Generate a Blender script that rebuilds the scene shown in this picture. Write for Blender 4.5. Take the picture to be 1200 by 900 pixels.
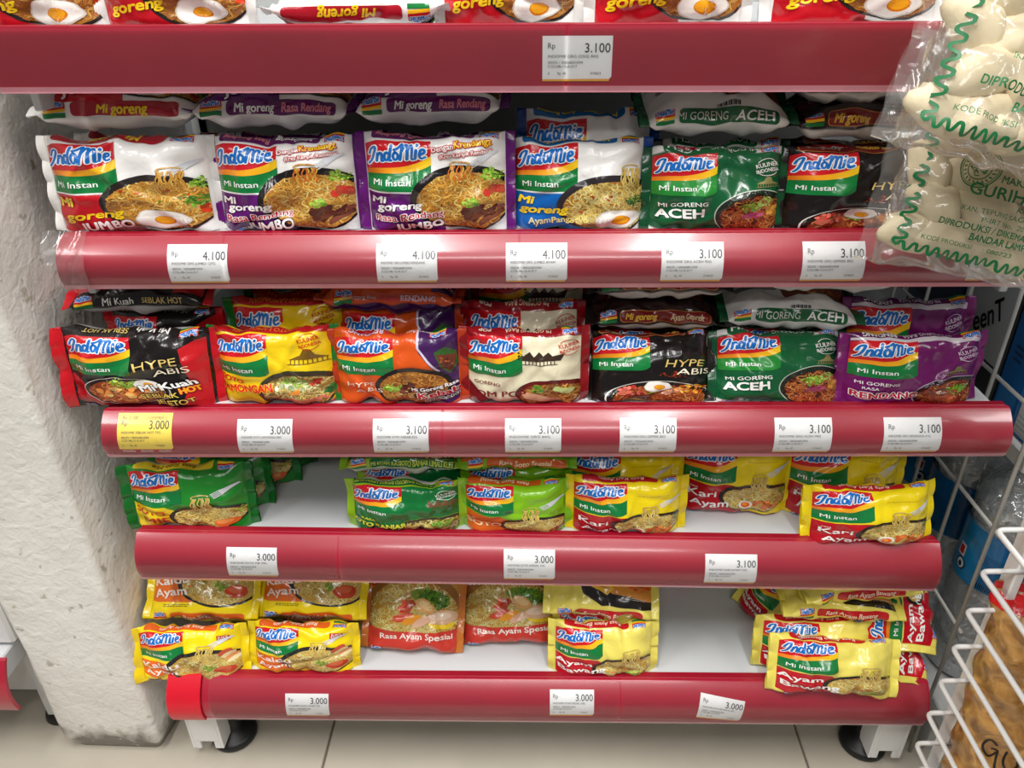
import bpy, bmesh, math, random
import numpy as np
from mathutils import Matrix, Vector
from mathutils.geometry import tessellate_polygon

for _o in list(bpy.data.objects):
    bpy.data.objects.remove(_o)
SC = bpy.context.scene
COL = SC.collection
R = math.radians

# ------------------------------------------------------------------ camera
def make_camera():
    pitch, yaw, roll = R(29.43), R(-1.8), R(-0.8)
    cp, sp, cy, sy = math.cos(pitch), math.sin(pitch), math.cos(yaw), math.sin(yaw)
    f = Vector((sy * cp, cy * cp, -sp))
    rt = Vector((cy, -sy, 0))
    up = rt.cross(f)
    rt2 = rt * math.cos(roll) + up * math.sin(roll)
    up2 = up * math.cos(roll) - rt * math.sin(roll)
    cd = bpy.data.cameras.new('camera')
    cd.sensor_width = 36
    cd.lens = 906 / 1200 * 36
    cd.clip_start = 0.02
    co = bpy.data.objects.new('camera', cd)
    COL.objects.link(co)
    m = Matrix((rt2, up2, -f)).transposed().to_4x4()
    m.translation = Vector((-0.007, -0.639, 0.948))
    co.matrix_world = m
    SC.camera = co
make_camera()

# ------------------------------------------------------------------ world, lights, exposure
wd = bpy.data.worlds.new('shop_ambient')
SC.world = wd
wd.use_nodes = True
wd.node_tree.nodes['Background'].inputs[0].default_value = (1.0, 0.985, 0.96, 1)
wd.node_tree.nodes['Background'].inputs[1].default_value = 0.15

def area(name, loc, sx, sy, power, rot=(0, 0, 0), col=(1, .98, .95)):
    ld = bpy.data.lights.new(name, 'AREA')
    ld.shape = 'RECTANGLE'
    ld.size, ld.size_y = sx, sy
    ld.energy = power
    ld.color = col
    lo = bpy.data.objects.new(name, ld)
    lo.location = loc
    lo.rotation_euler = rot
    COL.objects.link(lo)
# ceiling tube fixtures over the aisle
area('ceiling_tube', (-0.42, -0.85, 2.5), 0.16, 1.2, 30)
area('ceiling_tube', (0.42, -0.85, 2.5), 0.16, 1.2, 25)
area('ceiling_tube', (-1.9, -1.0, 2.5), 0.3, 1.3, 31)
area('ceiling_tube', (1.9, -1.0, 2.5), 0.3, 1.3, 25)
area('ceiling_tube', (0.0, -2.6, 2.5), 1.6, 0.3, 30)

vs = SC.view_settings
vs.view_transform = 'Standard'
vs.look = 'None'
vs.exposure = 0.0
vs.gamma = 1.0
vs.use_curve_mapping = False

# ------------------------------------------------------------------ colour and material helpers
def lin(c):
    """sRGB 0-255 triple or 0-1 triple -> linear"""
    c = np.array(c, float)
    if c.max() > 1.0:
        c = c / 255.0
    return np.where(c <= 0.04045, c / 12.92, ((c + 0.055) / 1.055) ** 2.4)

def new_mat(name):
    m = bpy.data.materials.new(name)
    m.use_nodes = True
    nt = m.node_tree
    return m, nt, nt.nodes['Principled BSDF']

def solid(name, col, rough=0.5, metal=0.0, coat=0.0, var=0.06, vscale=40, bump=0.0, bscale=120, spec=0.5):
    """procedural: base colour with a slight noise variation, optional fine bump"""
    m, nt, b = new_mat(name)
    c = lin(col)
    tc = nt.nodes.new('ShaderNodeTexCoord')
    nz = nt.nodes.new('ShaderNodeTexNoise')
    nz.inputs['Scale'].default_value = vscale
    nz.inputs['Detail'].default_value = 4
    nt.links.new(tc.outputs['Object'], nz.inputs['Vector'])
    rp = nt.nodes.new('ShaderNodeValToRGB')
    rp.color_ramp.elements[0].position = 0.3
    rp.color_ramp.elements[1].position = 0.7
    rp.color_ramp.elements[0].color = (*(c * (1 - var)), 1)
    rp.color_ramp.elements[1].color = (*np.clip(c * (1 + var), 0, 1), 1)
    nt.links.new(nz.outputs['Fac'], rp.inputs[0])
    nt.links.new(rp.outputs[0], b.inputs['Base Color'])
    b.inputs['Roughness'].default_value = rough
    b.inputs['Metallic'].default_value = metal
    b.inputs['Coat Weight'].default_value = coat
    b.inputs['Coat Roughness'].default_value = 0.12
    b.inputs['Specular IOR Level'].default_value = spec
    if bump:
        n2 = nt.nodes.new('ShaderNodeTexNoise')
        n2.inputs['Scale'].default_value = bscale
        n2.inputs['Detail'].default_value = 3
        nt.links.new(tc.outputs['Object'], n2.inputs['Vector'])
        bp = nt.nodes.new('ShaderNodeBump')
        bp.inputs['Strength'].default_value = bump
        bp.inputs['Distance'].default_value = 0.001
        nt.links.new(n2.outputs['Fac'], bp.inputs['Height'])
        nt.links.new(bp.outputs['Normal'], b.inputs['Normal'])
    return m

def film_material(name, rough=0.22, bump=0.30):
    """glossy printed plastic film; print colours are stored per point"""
    m, nt, b = new_mat(name)
    at = nt.nodes.new('ShaderNodeVertexColor')
    at.layer_name = 'Col'
    nt.links.new(at.outputs['Color'], b.inputs['Base Color'])
    b.inputs['Roughness'].default_value = rough
    b.inputs['Coat Weight'].default_value = 0.25
    b.inputs['Coat Roughness'].default_value = 0.08
    tc = nt.nodes.new('ShaderNodeTexCoord')
    nz = nt.nodes.new('ShaderNodeTexNoise')
    nz.inputs['Scale'].default_value = 75
    nz.inputs['Detail'].default_value = 2
    nz.inputs['Distortion'].default_value = 0.8
    nt.links.new(tc.outputs['Object'], nz.inputs['Vector'])
    bp = nt.nodes.new('ShaderNodeBump')
    bp.inputs['Strength'].default_value = bump
    bp.inputs['Distance'].default_value = 0.003
    nt.links.new(nz.outputs['Fac'], bp.inputs['Height'])
    nt.links.new(bp.outputs['Normal'], b.inputs['Normal'])
    return m

def clear_material(name, tint=(1, 1, 1), gloss=0.12, rough=0.08, dens=0.0, bump=0.0, bscale=40, milk=(.9, .9, .9)):
    """thin clear plastic: transparent + fresnel gloss (+ a little milky body)"""
    m, nt, b = new_mat(name)
    out = nt.nodes['Material Output']
    nt.nodes.remove(b)
    tr = nt.nodes.new('ShaderNodeBsdfTransparent')
    tr.inputs[0].default_value = (*tint, 1)
    gl = nt.nodes.new('ShaderNodeBsdfGlossy')
    gl.inputs['Roughness'].default_value = rough
    gl.inputs['Color'].default_value = (1, 1, 1, 1)
    df = nt.nodes.new('ShaderNodeBsdfDiffuse')
    df.inputs[0].default_value = (*milk, 1)
    lw = nt.nodes.new('ShaderNodeLayerWeight')
    lw.inputs['Blend'].default_value = 0.25
    ml = nt.nodes.new('ShaderNodeMath')
    ml.operation = 'MULTIPLY_ADD'
    ml.inputs[1].default_value = 0.7
    ml.inputs[2].default_value = gloss
    ml.use_clamp = True
    nt.links.new(lw.outputs['Fresnel'], ml.inputs[0])
    m1 = nt.nodes.new('ShaderNodeMixShader')
    m1.inputs[0].default_value = dens
    nt.links.new(tr.outputs[0], m1.inputs[1])
    nt.links.new(df.outputs[0], m1.inputs[2])
    m2 = nt.nodes.new('ShaderNodeMixShader')
    nt.links.new(ml.outputs[0], m2.inputs[0])
    nt.links.new(m1.outputs[0], m2.inputs[1])
    nt.links.new(gl.outputs[0], m2.inputs[2])
    nt.links.new(m2.outputs[0], out.inputs['Surface'])
    if bump:
        tc = nt.nodes.new('ShaderNodeTexCoord')
        nz = nt.nodes.new('ShaderNodeTexNoise')
        nz.inputs['Scale'].default_value = bscale
        nz.inputs['Detail'].default_value = 3
        nz.inputs['Distortion'].default_value = 1.0
        nt.links.new(tc.outputs['Object'], nz.inputs['Vector'])
        bp = nt.nodes.new('ShaderNodeBump')
        bp.inputs['Strength'].default_value = bump
        bp.inputs['Distance'].default_value = 0.01
        nt.links.new(nz.outputs['Fac'], bp.inputs['Height'])
        nt.links.new(bp.outputs['Normal'], gl.inputs['Normal'])
        nt.links.new(bp.outputs['Normal'], lw.inputs['Normal'])
    return m

def plaster_material():
    m, nt, b = new_mat('painted_plaster')
    tc = nt.nodes.new('ShaderNodeTexCoord')
    def noise(scale, detail=5, dist=0.0):
        n = nt.nodes.new('ShaderNodeTexNoise')
        n.inputs['Scale'].default_value = scale
        n.inputs['Detail'].default_value = detail
        n.inputs['Distortion'].default_value = dist
        nt.links.new(tc.outputs['Object'], n.inputs['Vector'])
        return n
    n1 = noise(9, 6, .6)
    rp = nt.nodes.new('ShaderNodeValToRGB')
    e = rp.color_ramp.elements
    e[0].position, e[1].position = .3, .72
    e[0].color = (*lin((216, 213, 205)), 1)
    e[1].color = (*lin((238, 236, 230)), 1)
    nt.links.new(n1.outputs['Fac'], rp.inputs[0])
    # scuffed dirt close to the floor (stain with a ragged edge)
    sx = nt.nodes.new('ShaderNodeSeparateXYZ')
    nt.links.new(tc.outputs['Object'], sx.inputs[0])
    n2 = noise(38, 6, .5)
    ad = nt.nodes.new('ShaderNodeMath'); ad.operation = 'MULTIPLY_ADD'
    nt.links.new(n2.outputs['Fac'], ad.inputs[0])
    ad.inputs[1].default_value = -0.09
    nt.links.new(sx.outputs['Z'], ad.inputs[2])
    mr = nt.nodes.new('ShaderNodeMapRange')
    mr.inputs['From Min'].default_value = -0.024
    mr.inputs['From Max'].default_value = 0.010
    mr.inputs['To Min'].default_value = 0.85
    mr.inputs['To Max'].default_value = 0.0
    nt.links.new(ad.outputs[0], mr.inputs['Value'])
    mx = nt.nodes.new('ShaderNodeMix'); mx.data_type = 'RGBA'
    nt.links.new(mr.outputs[0], mx.inputs['Factor'])
    nt.links.new(rp.outputs[0], mx.inputs['A'])
    mx.inputs['B'].default_value = (*lin((88, 80, 66)), 1)
    # small chips
    n3 = noise(60, 2)
    r3 = nt.nodes.new('ShaderNodeValToRGB')
    r3.color_ramp.elements[0].position = .66
    r3.color_ramp.elements[1].position = .72
    nt.links.new(n3.outputs['Fac'], r3.inputs[0])
    mx2 = nt.nodes.new('ShaderNodeMix'); mx2.data_type = 'RGBA'
    nt.links.new(r3.outputs[0], mx2.inputs['Factor'])
    nt.links.new(mx.outputs['Result'], mx2.inputs['A'])
    mx2.inputs['B'].default_value = (*lin((186, 180, 166)), 1)
    nt.links.new(mx2.outputs['Result'], b.inputs['Base Color'])
    b.inputs['Roughness'].default_value = .55
    n4 = noise(62, 9, .7)
    n5 = noise(190, 3)
    add = nt.nodes.new('ShaderNodeMath'); add.operation = 'MULTIPLY_ADD'
    nt.links.new(n5.outputs['Fac'], add.inputs[0]); add.inputs[1].default_value = .3
    nt.links.new(n4.outputs['Fac'], add.inputs[2])
    bp = nt.nodes.new('ShaderNodeBump')
    bp.inputs['Strength'].default_value = .55
    bp.inputs['Distance'].default_value = .0035
    nt.links.new(add.outputs[0], bp.inputs['Height'])
    nt.links.new(bp.outputs['Normal'], b.inputs['Normal'])
    return m

M = {}
M['film'] = film_material('printed_film')
M['paper'] = film_material('printed_card', rough=.5, bump=0.0)
M['rail'] = solid('red_rail_plastic', (166, 20, 48), rough=.38, coat=.6, var=.06, vscale=14, bump=.05, bscale=30)
M['rail_cap'] = solid('red_end_cap', (212, 22, 44), rough=.32, var=.03)
M['rail_lip'] = solid('pale_clear_lip', (222, 150, 162), rough=.25, var=.06, coat=.4)
M['rail_edge'] = solid('dark_red_edge', (150, 10, 36), rough=.4, var=.05)
M['deck'] = solid('white_coated_steel', (208, 211, 213), rough=.32, var=.03, vscale=6)
M['steel'] = solid('grey_coated_steel', (190, 192, 192), rough=.4, var=.04)
M['white_paint'] = solid('white_painted_metal', (226, 226, 224), rough=.35, var=.03)
M['grid_wire'] = solid('grey_grid_wire', (176, 176, 172), rough=.35, var=.05)
M['rubber'] = solid('black_rubber', (22, 22, 23), rough=.45, var=.2)
M['plaster'] = plaster_material()
M['tile'] = solid('beige_floor_tile', (184, 176, 161), rough=.28, var=.08, vscale=7, bump=.05, bscale=60)
M['grout'] = solid('dark_grout', (112, 102, 90), rough=.8, var=.15)
M['cover'] = clear_material('clear_pvc', gloss=.012, rough=.25, dens=.012)
M['bagfilm'] = clear_material('clear_bag_film', gloss=.015, rough=.14, dens=.06, bump=.22, bscale=24, milk=(.9, .9, .86))
M['pet'] = clear_material('clear_pet', tint=(.93, .97, 1), gloss=.30, rough=.12, dens=.32, bump=1.0, bscale=55, milk=(.88, .94, .97))
M['water'] = clear_material('water', tint=(.72, .86, .96), gloss=.12, rough=.08, dens=.65, bump=.8, bscale=40, milk=(.80, .90, .96))
M['cracker'] = solid('puffed_cracker', (226, 211, 176), rough=.55, var=.05, vscale=60, bump=.3, bscale=220)
M['green_ink'] = solid('green_ink', (16, 112, 62), rough=.4, var=.08)
M['shelf_back'] = solid('grey_back_panel', (176, 178, 178), rough=.5, var=.03)
M['brown_bag'] = None
M['ink'] = solid('black_marker_ink', (24, 20, 20), rough=.5, var=.1)
M['wall'] = solid('far_wall_paint', (120, 122, 126), rough=.7, var=.06)

# ------------------------------------------------------------------ object helpers
def link(o, parent=None):
    COL.objects.link(o)
    if parent is not None:
        o.parent = parent
    return o

def empty(name, mat_world=None, loc=None):
    o = bpy.data.objects.new(name, None)
    o.empty_display_size = 0.02
    COL.objects.link(o)
    if mat_world is not None:
        l, q, s = mat_world.decompose()
        o.rotation_mode = 'QUATERNION'
        o.location = l
        o.rotation_quaternion = q
    if loc is not None:
        o.location = loc
    return o

def tag(o, label=None, cat=None, group=None, kind=None):
    if label: o['label'] = label
    if cat: o['category'] = cat
    if group: o['group'] = group
    if kind: o['kind'] = kind
    return o

def np_mesh(name, V, F, mat, cols=None, normals=None, smooth=True):
    """V (n,3), F (m,3) or (m,4)"""
    V = np.ascontiguousarray(V, np.float32)
    F = np.ascontiguousarray(F, np.int32)
    me = bpy.data.meshes.new(name)
    k = F.shape[1]
    me.vertices.add(len(V)); me.vertices.foreach_set('co', V.ravel())
    me.loops.add(F.size); me.loops.foreach_set('vertex_index', F.ravel())
    me.polygons.add(len(F))
    me.polygons.foreach_set('loop_start', np.arange(0, F.size, k, dtype=np.int32))
    me.polygons.foreach_set('loop_total', np.full(len(F), k, np.int32))
    me.polygons.foreach_set('use_smooth', np.full(len(F), smooth, bool))
    if cols is not None:
        a = me.color_attributes.new('Col', 'FLOAT_COLOR', 'POINT')
        c4 = np.ones((len(V), 4), np.float32); c4[:, :3] = cols
        a.data.foreach_set('color', c4.ravel())
    me.update(calc_edges=True)
    if normals is not None:
        me.normals_split_custom_set_from_vertices(np.ascontiguousarray(normals, np.float32))
    if mat is not None:
        me.materials.append(mat)
    return me

def obj(name, me, parent=None):
    return link(bpy.data.objects.new(name, me), parent)

def bm_obj(name, bm, mat, parent=None, smooth=False):
    me = bpy.data.meshes.new(name)
    bm.to_mesh(me); bm.free()
    me.materials.append(mat)
    if smooth:
        for p in me.polygons: p.use_smooth = True
    return obj(name, me, parent)

def box_bm(x0, x1, y0, y1, z0, z1, bevel=0.0, seg=2, bm=None):
    own = bm is None
    b = bmesh.new()
    r = bmesh.ops.create_cube(b, size=1.0)
    for v in b.verts:
        v.co = Vector((x0 + (v.co.x + .5) * (x1 - x0), y0 + (v.co.y + .5) * (y1 - y0), z0 + (v.co.z + .5) * (z1 - z0)))
    if bevel:
        bmesh.ops.bevel(b, geom=list(b.edges), offset=bevel, segments=seg, affect='EDGES')
    if own:
        return b
    tmp = bpy.data.meshes.new('t'); b.to_mesh(tmp); b.free(); bm.from_mesh(tmp); bpy.data.meshes.remove(tmp)
    return bm

def tube_mesh(name, pts, r, mat, sides=8, closed=False):
    """swept round rod along a polyline (parallel frames)"""
    P = [Vector(p) for p in pts]
    n = len(P)
    V, F = [], []
    nrm = None
    for i in range(n):
        a = P[i - 1] if (i > 0 or closed) else P[i]
        b = P[(i + 1) % n] if (i < n - 1 or closed) else P[i]
        t = (b - a).normalized()
        if nrm is None:
            nrm = t.cross(Vector((0, 0, 1)))
            if nrm.length < .1: nrm = t.cross(Vector((1, 0, 0)))
        nrm = (nrm - t * nrm.dot(t)).normalized()
        bn = t.cross(nrm)
        for k in range(sides):
            an = 2 * math.pi * k / sides
            V.append(P[i] + nrm * (r * math.cos(an)) + bn * (r * math.sin(an)))
    m = n if closed else n - 1
    for i in range(m):
        for k in range(sides):
            a0 = i * sides + k; a1 = i * sides + (k + 1) % sides
            b0 = ((i + 1) % n) * sides + k; b1 = ((i + 1) % n) * sides + (k + 1) % sides
            F.append((a0, a1, b1, b0))
    me = bpy.data.meshes.new(name)
    caps = [] if closed else [tuple(range(sides - 1, -1, -1)), tuple(range((n - 1) * sides, n * sides))]
    me.from_pydata([tuple(v) for v in V], [], F + caps)
    for p in me.polygons: p.use_smooth = True
    me.materials.append(mat)
    return me

def lathe_mesh(name, prof, mat, seg=32, wob=None):
    V, F = [], []
    for (r, z) in prof:
        for k in range(seg):
            a = 2 * math.pi * k / seg
            rr = r if wob is None else r * (1 + wob(a, z))
            V.append((rr * math.cos(a), rr * math.sin(a), z))
    for i in range(len(prof) - 1):
        for k in range(seg):
            F.append((i * seg + k, i * seg + (k + 1) % seg, (i + 1) * seg + (k + 1) % seg, (i + 1) * seg + k))
    F.append(tuple(range(seg - 1, -1, -1)))
    F.append(tuple(range((len(prof) - 1) * seg, len(prof) * seg)))
    me = bpy.data.meshes.new(name)
    me.from_pydata(V, [], F)
    for p in me.polygons: p.use_smooth = len(p.vertices) == 4
    me.materials.append(mat)
    return me

def rounded_path(pts, r, n=4):
    """polyline with rounded corners"""
    P = [Vector(p) for p in pts]
    out = [P[0]]
    for i in range(1, len(P) - 1):
        a = (P[i - 1] - P[i]).normalized(); b = (P[i + 1] - P[i]).normalized()
        p0 = P[i] + a * r; p1 = P[i] + b * r
        for k in range(n + 1):
            t = k / n
            out.append(p0 * (1 - t) ** 2 + P[i] * 2 * t * (1 - t) + p1 * t * t)
    out.append(P[-1])
    return out

# ------------------------------------------------------------------ flat print: 2D art in (u, s) metres, draped on surfaces
_font_cache = {}
def text_tris(body, bold=0.0, shear=0.0, res=3):
    key = (body, bold, shear)
    if key in _font_cache: return _font_cache[key]
    cu = bpy.data.curves.new('t', 'FONT')
    cu.body = body; cu.size = 1.0; cu.offset = bold; cu.shear = shear; cu.resolution_u = res
    cu.align_x = 'CENTER'; cu.fill_mode = 'FRONT'
    o = bpy.data.objects.new('t', cu); COL.objects.link(o)
    dg = bpy.context.evaluated_depsgraph_get(); dg.update()
    me = bpy.data.meshes.new_from_object(o.evaluated_get(dg))
    me.calc_loop_triangles()
    V = np.zeros(len(me.vertices) * 3, np.float32); me.vertices.foreach_get('co', V)
    T = np.zeros(len(me.loop_triangles) * 3, np.int32); me.loop_triangles.foreach_get('vertices', T)
    V = V.reshape(-1, 3)[:, :2].astype(float); T = T.reshape(-1, 3)
    bpy.data.objects.remove(o); bpy.data.curves.remove(cu); bpy.data.meshes.remove(me)
    if len(V):
        V[:, 0] -= (V[:, 0].max() + V[:, 0].min()) / 2
    # counter-clockwise
    if len(T):
        a, b, c = V[T[:, 0]], V[T[:, 1]], V[T[:, 2]]
        cr = (b[:, 0] - a[:, 0]) * (c[:, 1] - a[:, 1]) - (b[:, 1] - a[:, 1]) * (c[:, 0] - a[:, 0])
        T = np.where((cr < 0)[:, None], T[:, ::-1], T)
    _font_cache[key] = (V, T)
    return V, T

def refine(V, T, C, N, L):
    """bisect the longest edge until no edge is longer than L"""
    for _ in range(14):
        a, b, c = V[T[:, 0]], V[T[:, 1]], V[T[:, 2]]
        e = np.stack([((b - a) ** 2).sum(1), ((c - b) ** 2).sum(1), ((a - c) ** 2).sum(1)], 1)
        k = e.argmax(1)
        big = e.max(1) > L * L
        if not big.any(): break
        Tb, kb = T[big], k[big]
        i0 = Tb[np.arange(len(Tb)), kb]; i1 = Tb[np.arange(len(Tb)), (kb + 1) % 3]; i2 = Tb[np.arange(len(Tb)), (kb + 2) % 3]
        key = np.minimum(i0, i1).astype(np.int64) * (len(V) + 1) + np.maximum(i0, i1)
        uq, inv = np.unique(key, return_inverse=True)
        first = np.zeros(len(uq), int); first[inv] = np.arange(len(inv))
        m = len(V) + inv
        V = np.vstack([V, (V[i0[first]] + V[i1[first]]) / 2])
        C = np.vstack([C, (C[i0[first]] + C[i1[first]]) / 2])
        N = np.concatenate([N, (N[i0[first]] + N[i1[first]]) / 2])
        T = np.vstack([T[~big], np.stack([i0, m, i2], 1), np.stack([m, i1, i2], 1)])
    return V, T, C, N

class Art:
    """printed layers, grouped into named parts; parents[name] = part it is printed on"""
    def __init__(self, lim=(-.058, .058, -.2, .2)):
        self.parts = {}; self.parents = {}; self.lim = lim; self.order = []
    def _add(self, part, V, T, C, layer):
        V = np.array(V, float); T = np.array(T, int)
        if len(T) == 0: return
        V[:, 0] = np.clip(V[:, 0], self.lim[0], self.lim[1]); V[:, 1] = np.clip(V[:, 1], self.lim[2], self.lim[3])
        a, b, c = V[T[:, 0]], V[T[:, 1]], V[T[:, 2]]
        ar = np.abs((b[:, 0] - a[:, 0]) * (c[:, 1] - a[:, 1]) - (b[:, 1] - a[:, 1]) * (c[:, 0] - a[:, 0]))
        T = T[ar > 1e-10]
        if len(T) == 0: return
        if part not in self.parts: self.parts[part] = []; self.order.append(part)
        self.parts[part].append((V, T, np.array(C, float), np.full(len(V), float(layer))))
    def poly(self, part, pts, col, layer=0):
        pts = np.array(pts, float)
        if ((pts[:, 0] * np.roll(pts[:, 1], -1) - np.roll(pts[:, 0], -1) * pts[:, 1]).sum()) < 0: pts = pts[::-1]
        tr = tessellate_polygon([[Vector((p[0], p[1], 0)) for p in pts]])
        T = np.array(tr, int)
        if len(T) == 0: return
        a, b, c = pts[T[:, 0]], pts[T[:, 1]], pts[T[:, 2]]
        cr = (b[:, 0] - a[:, 0]) * (c[:, 1] - a[:, 1]) - (b[:, 1] - a[:, 1]) * (c[:, 0] - a[:, 0])
        T = np.where((cr < 0)[:, None], T[:, ::-1], T)
        if callable(col): C = np.array([lin(col(p[0], p[1])) for p in pts])
        else: C = np.tile(lin(col), (len(pts), 1))
        self._add(part, pts, T, C, layer)
    def rect(self, part, u0, u1, s0, s1, col, layer=0):
        self.poly(part, [(u0, s0), (u1, s0), (u1, s1), (u0, s1)], col, layer)
    def pill(self, part, u0, u1, s0, s1, col, layer=0, r=None):
        r = min(r or 1, (s1 - s0) / 2, (u1 - u0) / 2); pts = []
        for cx, cy, a0 in ((u1 - r, s0 + r, -90), (u1 - r, s1 - r, 0), (u0 + r, s1 - r, 90), (u0 + r, s0 + r, 180)):
            for k in range(5):
                a = R(a0 + k * 22.5); pts.append((cx + r * math.cos(a), cy + r * math.sin(a)))
        self.poly(part, pts, col, layer)
    def ell(self, part, cu, cs, ru, rs, col, layer=0, n=28, rot=0, wob=0.0, seed=0, a0=0, a1=360):
        rn = random.Random(seed); pts = []
        ph = [rn.uniform(0, 6.28) for _ in range(3)]
        for k in range(n if a1 - a0 >= 360 else n + 1):
            a = R(a0 + (a1 - a0) * k / n)
            q = 1 + wob * (math.sin(3 * a + ph[0]) + .6 * math.sin(5 * a + ph[1]) + .4 * math.sin(8 * a + ph[2]))
            x, y = ru * q * math.cos(a), rs * q * math.sin(a)
            c, s = math.cos(R(rot)), math.sin(R(rot))
            pts.append((cu + x * c - y * s, cs + x * s + y * c))
        self.poly(part, pts, col, layer)
    def ribbon(self, part, pts, w, col, layer=0, edge=None, caps=True):
        """brush stroke; edge = darker colour towards the rims"""
        P = np.array(pts, float); n = len(P)
        if n < 2: return
        t = np.gradient(P, axis=0); t /= np.maximum(np.linalg.norm(t, axis=1), 1e-9)[:, None]
        nr = np.stack([-t[:, 1], t[:, 0]], 1) * (w / 2)
        if edge is None:
            V = np.vstack([P - nr, P + nr]); C = np.tile(lin(col), (2 * n, 1))
            T = []
            for i in range(n - 1): T += [(i, i + 1, n + i + 1), (i, n + i + 1, n + i)]
        else:
            V = np.vstack([P - nr, P, P + nr]); C = np.vstack([np.tile(lin(edge), (n, 1)), np.tile(lin(col), (n, 1)), np.tile(lin(edge), (n, 1))])
            T = []
            for q in (0, n):
                for i in range(n - 1): T += [(q + i, q + i + 1, q + n + i + 1), (q + i, q + n + i + 1, q + n + i)]
        self._add(part, V, T, C, layer)
        if caps:
            for p in (P[0], P[-1]): self.ell(part, p[0], p[1], w / 2, w / 2, col, layer, n=10)
    def text(self, part, body, u, s, h, col, layer=3, bold=0.0, shear=0.0, rot=0, xs=1.0, width=None, out=None, outw=.05, align='C'):
        """h = capital height; width squeezes the line to that width; out = outline colour"""
        V, T = text_tris(body, 0.0, shear)
        if len(V) == 0: return
        k = h / 0.70
        kx = k * xs
        w0 = V[:, 0].max() - V[:, 0].min()
        if width: kx = width / w0
        def ring(r, n): return [(r * math.cos(2 * math.pi * q / n), r * math.sin(2 * math.pi * q / n)) for q in range(n)]
        jobs = []
        if out is not None: jobs.append((out, ring((bold * .55 + outw) * k, 8), layer))
        jobs.append((col, ([(0, 0)] if bold < .012 else ring(bold * .62 * k, 4 if bold < .04 else 6)), layer + (1 if out is not None else 0)))
        c, sn = math.cos(R(rot)), math.sin(R(rot))
        for cc, offs, ly in jobs:
            for (ox, oy) in offs:
                X = V * np.array([kx, k]) + np.array([ox, oy])
                if align == 'L': X = X + np.array([w0 * kx / 2, 0])
                if align == 'R': X = X - np.array([w0 * kx / 2, 0])
                X = X @ np.array([[c, sn], [-sn, c]]) + np.array([u, s])
                self._add(part, X, T, np.tile(lin(cc), (len(X), 1)), ly)
    def merged(self, part, L):
        Vs, Ts, Cs, Ns, o = [], [], [], [], 0
        for V, T, C, N in self.parts[part]:
            V, T, C, N = refine(V, T, C, N, L)
            Vs.append(V); Ts.append(T + o); Cs.append(C); Ns.append(N); o += len(V)
        return np.vstack(Vs), np.vstack(Ts), np.vstack(Cs), np.concatenate(Ns)
    def rot180(self, src, dst):
        for V, T, C, N in list(self.parts.get(src, [])):
            self._add(dst, -V, T, C, N[0])
        if src in self.parts and dst in self.parts:
            self.parts[dst] = [(V, T, C, N0) for (V, T, C, _), (_, _, _, N0) in zip(self.parts[dst][-len(self.parts[src]):], self.parts[src])]

def catmull(pts, n=5, closed=False):
    P = [np.array(p, float) for p in pts]; m = len(P); out = []
    for i in range(m if closed else m - 1):
        p0 = P[(i - 1) % m] if (closed or i > 0) else P[i]
        p1 = P[i]; p2 = P[(i + 1) % m]
        p3 = P[(i + 2) % m] if (closed or i + 2 < m) else P[(i + 1) % m]
        for k in range(n):
            t = k / n
            out.append(.5 * (2 * p1 + (p2 - p0) * t + (2 * p0 - 5 * p1 + 4 * p2 - p3) * t * t + (3 * p1 - p0 - 3 * p2 + p3) * t ** 3))
    out.append(P[0] if closed else P[-1])
    return np.array(out)

LOGO = [  # brush-script strokes of the brand word, x advancing, height about 1
    [(-.02, .62), (.06, .86), (.2, .98), (.33, .9), (.22, .5), (.1, .16), (-.06, -.02)],
    [(.36, .06), (.44, .56)], [(.42, .40), (.55, .60), (.64, .50), (.61, .08), (.68, .06)],
    [(.99, .50), (.86, .60), (.76, .40), (.78, .12), (.90, .10), (.98, .34)], [(1.12, .98), (1.02, .40), (1.0, .06), (1.08, .06)],
    [(1.30, .60), (1.19, .40), (1.24, .10), (1.38, .14), (1.44, .42), (1.30, .60)],
    [(1.26, .74), (1.45, .80), (1.66, 1.0)], [(1.52, .06), (1.68, .92)], [(1.64, .62), (1.82, .92), (1.92, .80), (1.84, .08)], [(1.88, .58), (2.06, .88), (2.16, .76), (2.08, .10), (2.16, .06)],
    [(2.26, .08), (2.34, .60)], [(2.38, .84), (2.40, .87)],
    [(2.50, .36), (2.72, .46), (2.70, .62), (2.56, .60), (2.48, .32), (2.56, .08), (2.76, .16)],
]
def brand_word(art, part, u0, s0, w, layer=4, slope=.07, thin=1.0):
    k = w / 2.85
    for wd_, col, ly in ((.27 * thin, (250, 250, 250), layer), (.145 * thin, (16, 112, 200), layer + 1)):
        for st in LOGO:
            P = catmull(st, 5)
            Q = np.stack([u0 + (P[:, 0] + .08) * k, s0 + P[:, 1] * k * .98 + (P[:, 0] * k) * slope], 1)
            art.ribbon(part, Q, wd_ * k, col, ly)

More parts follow.
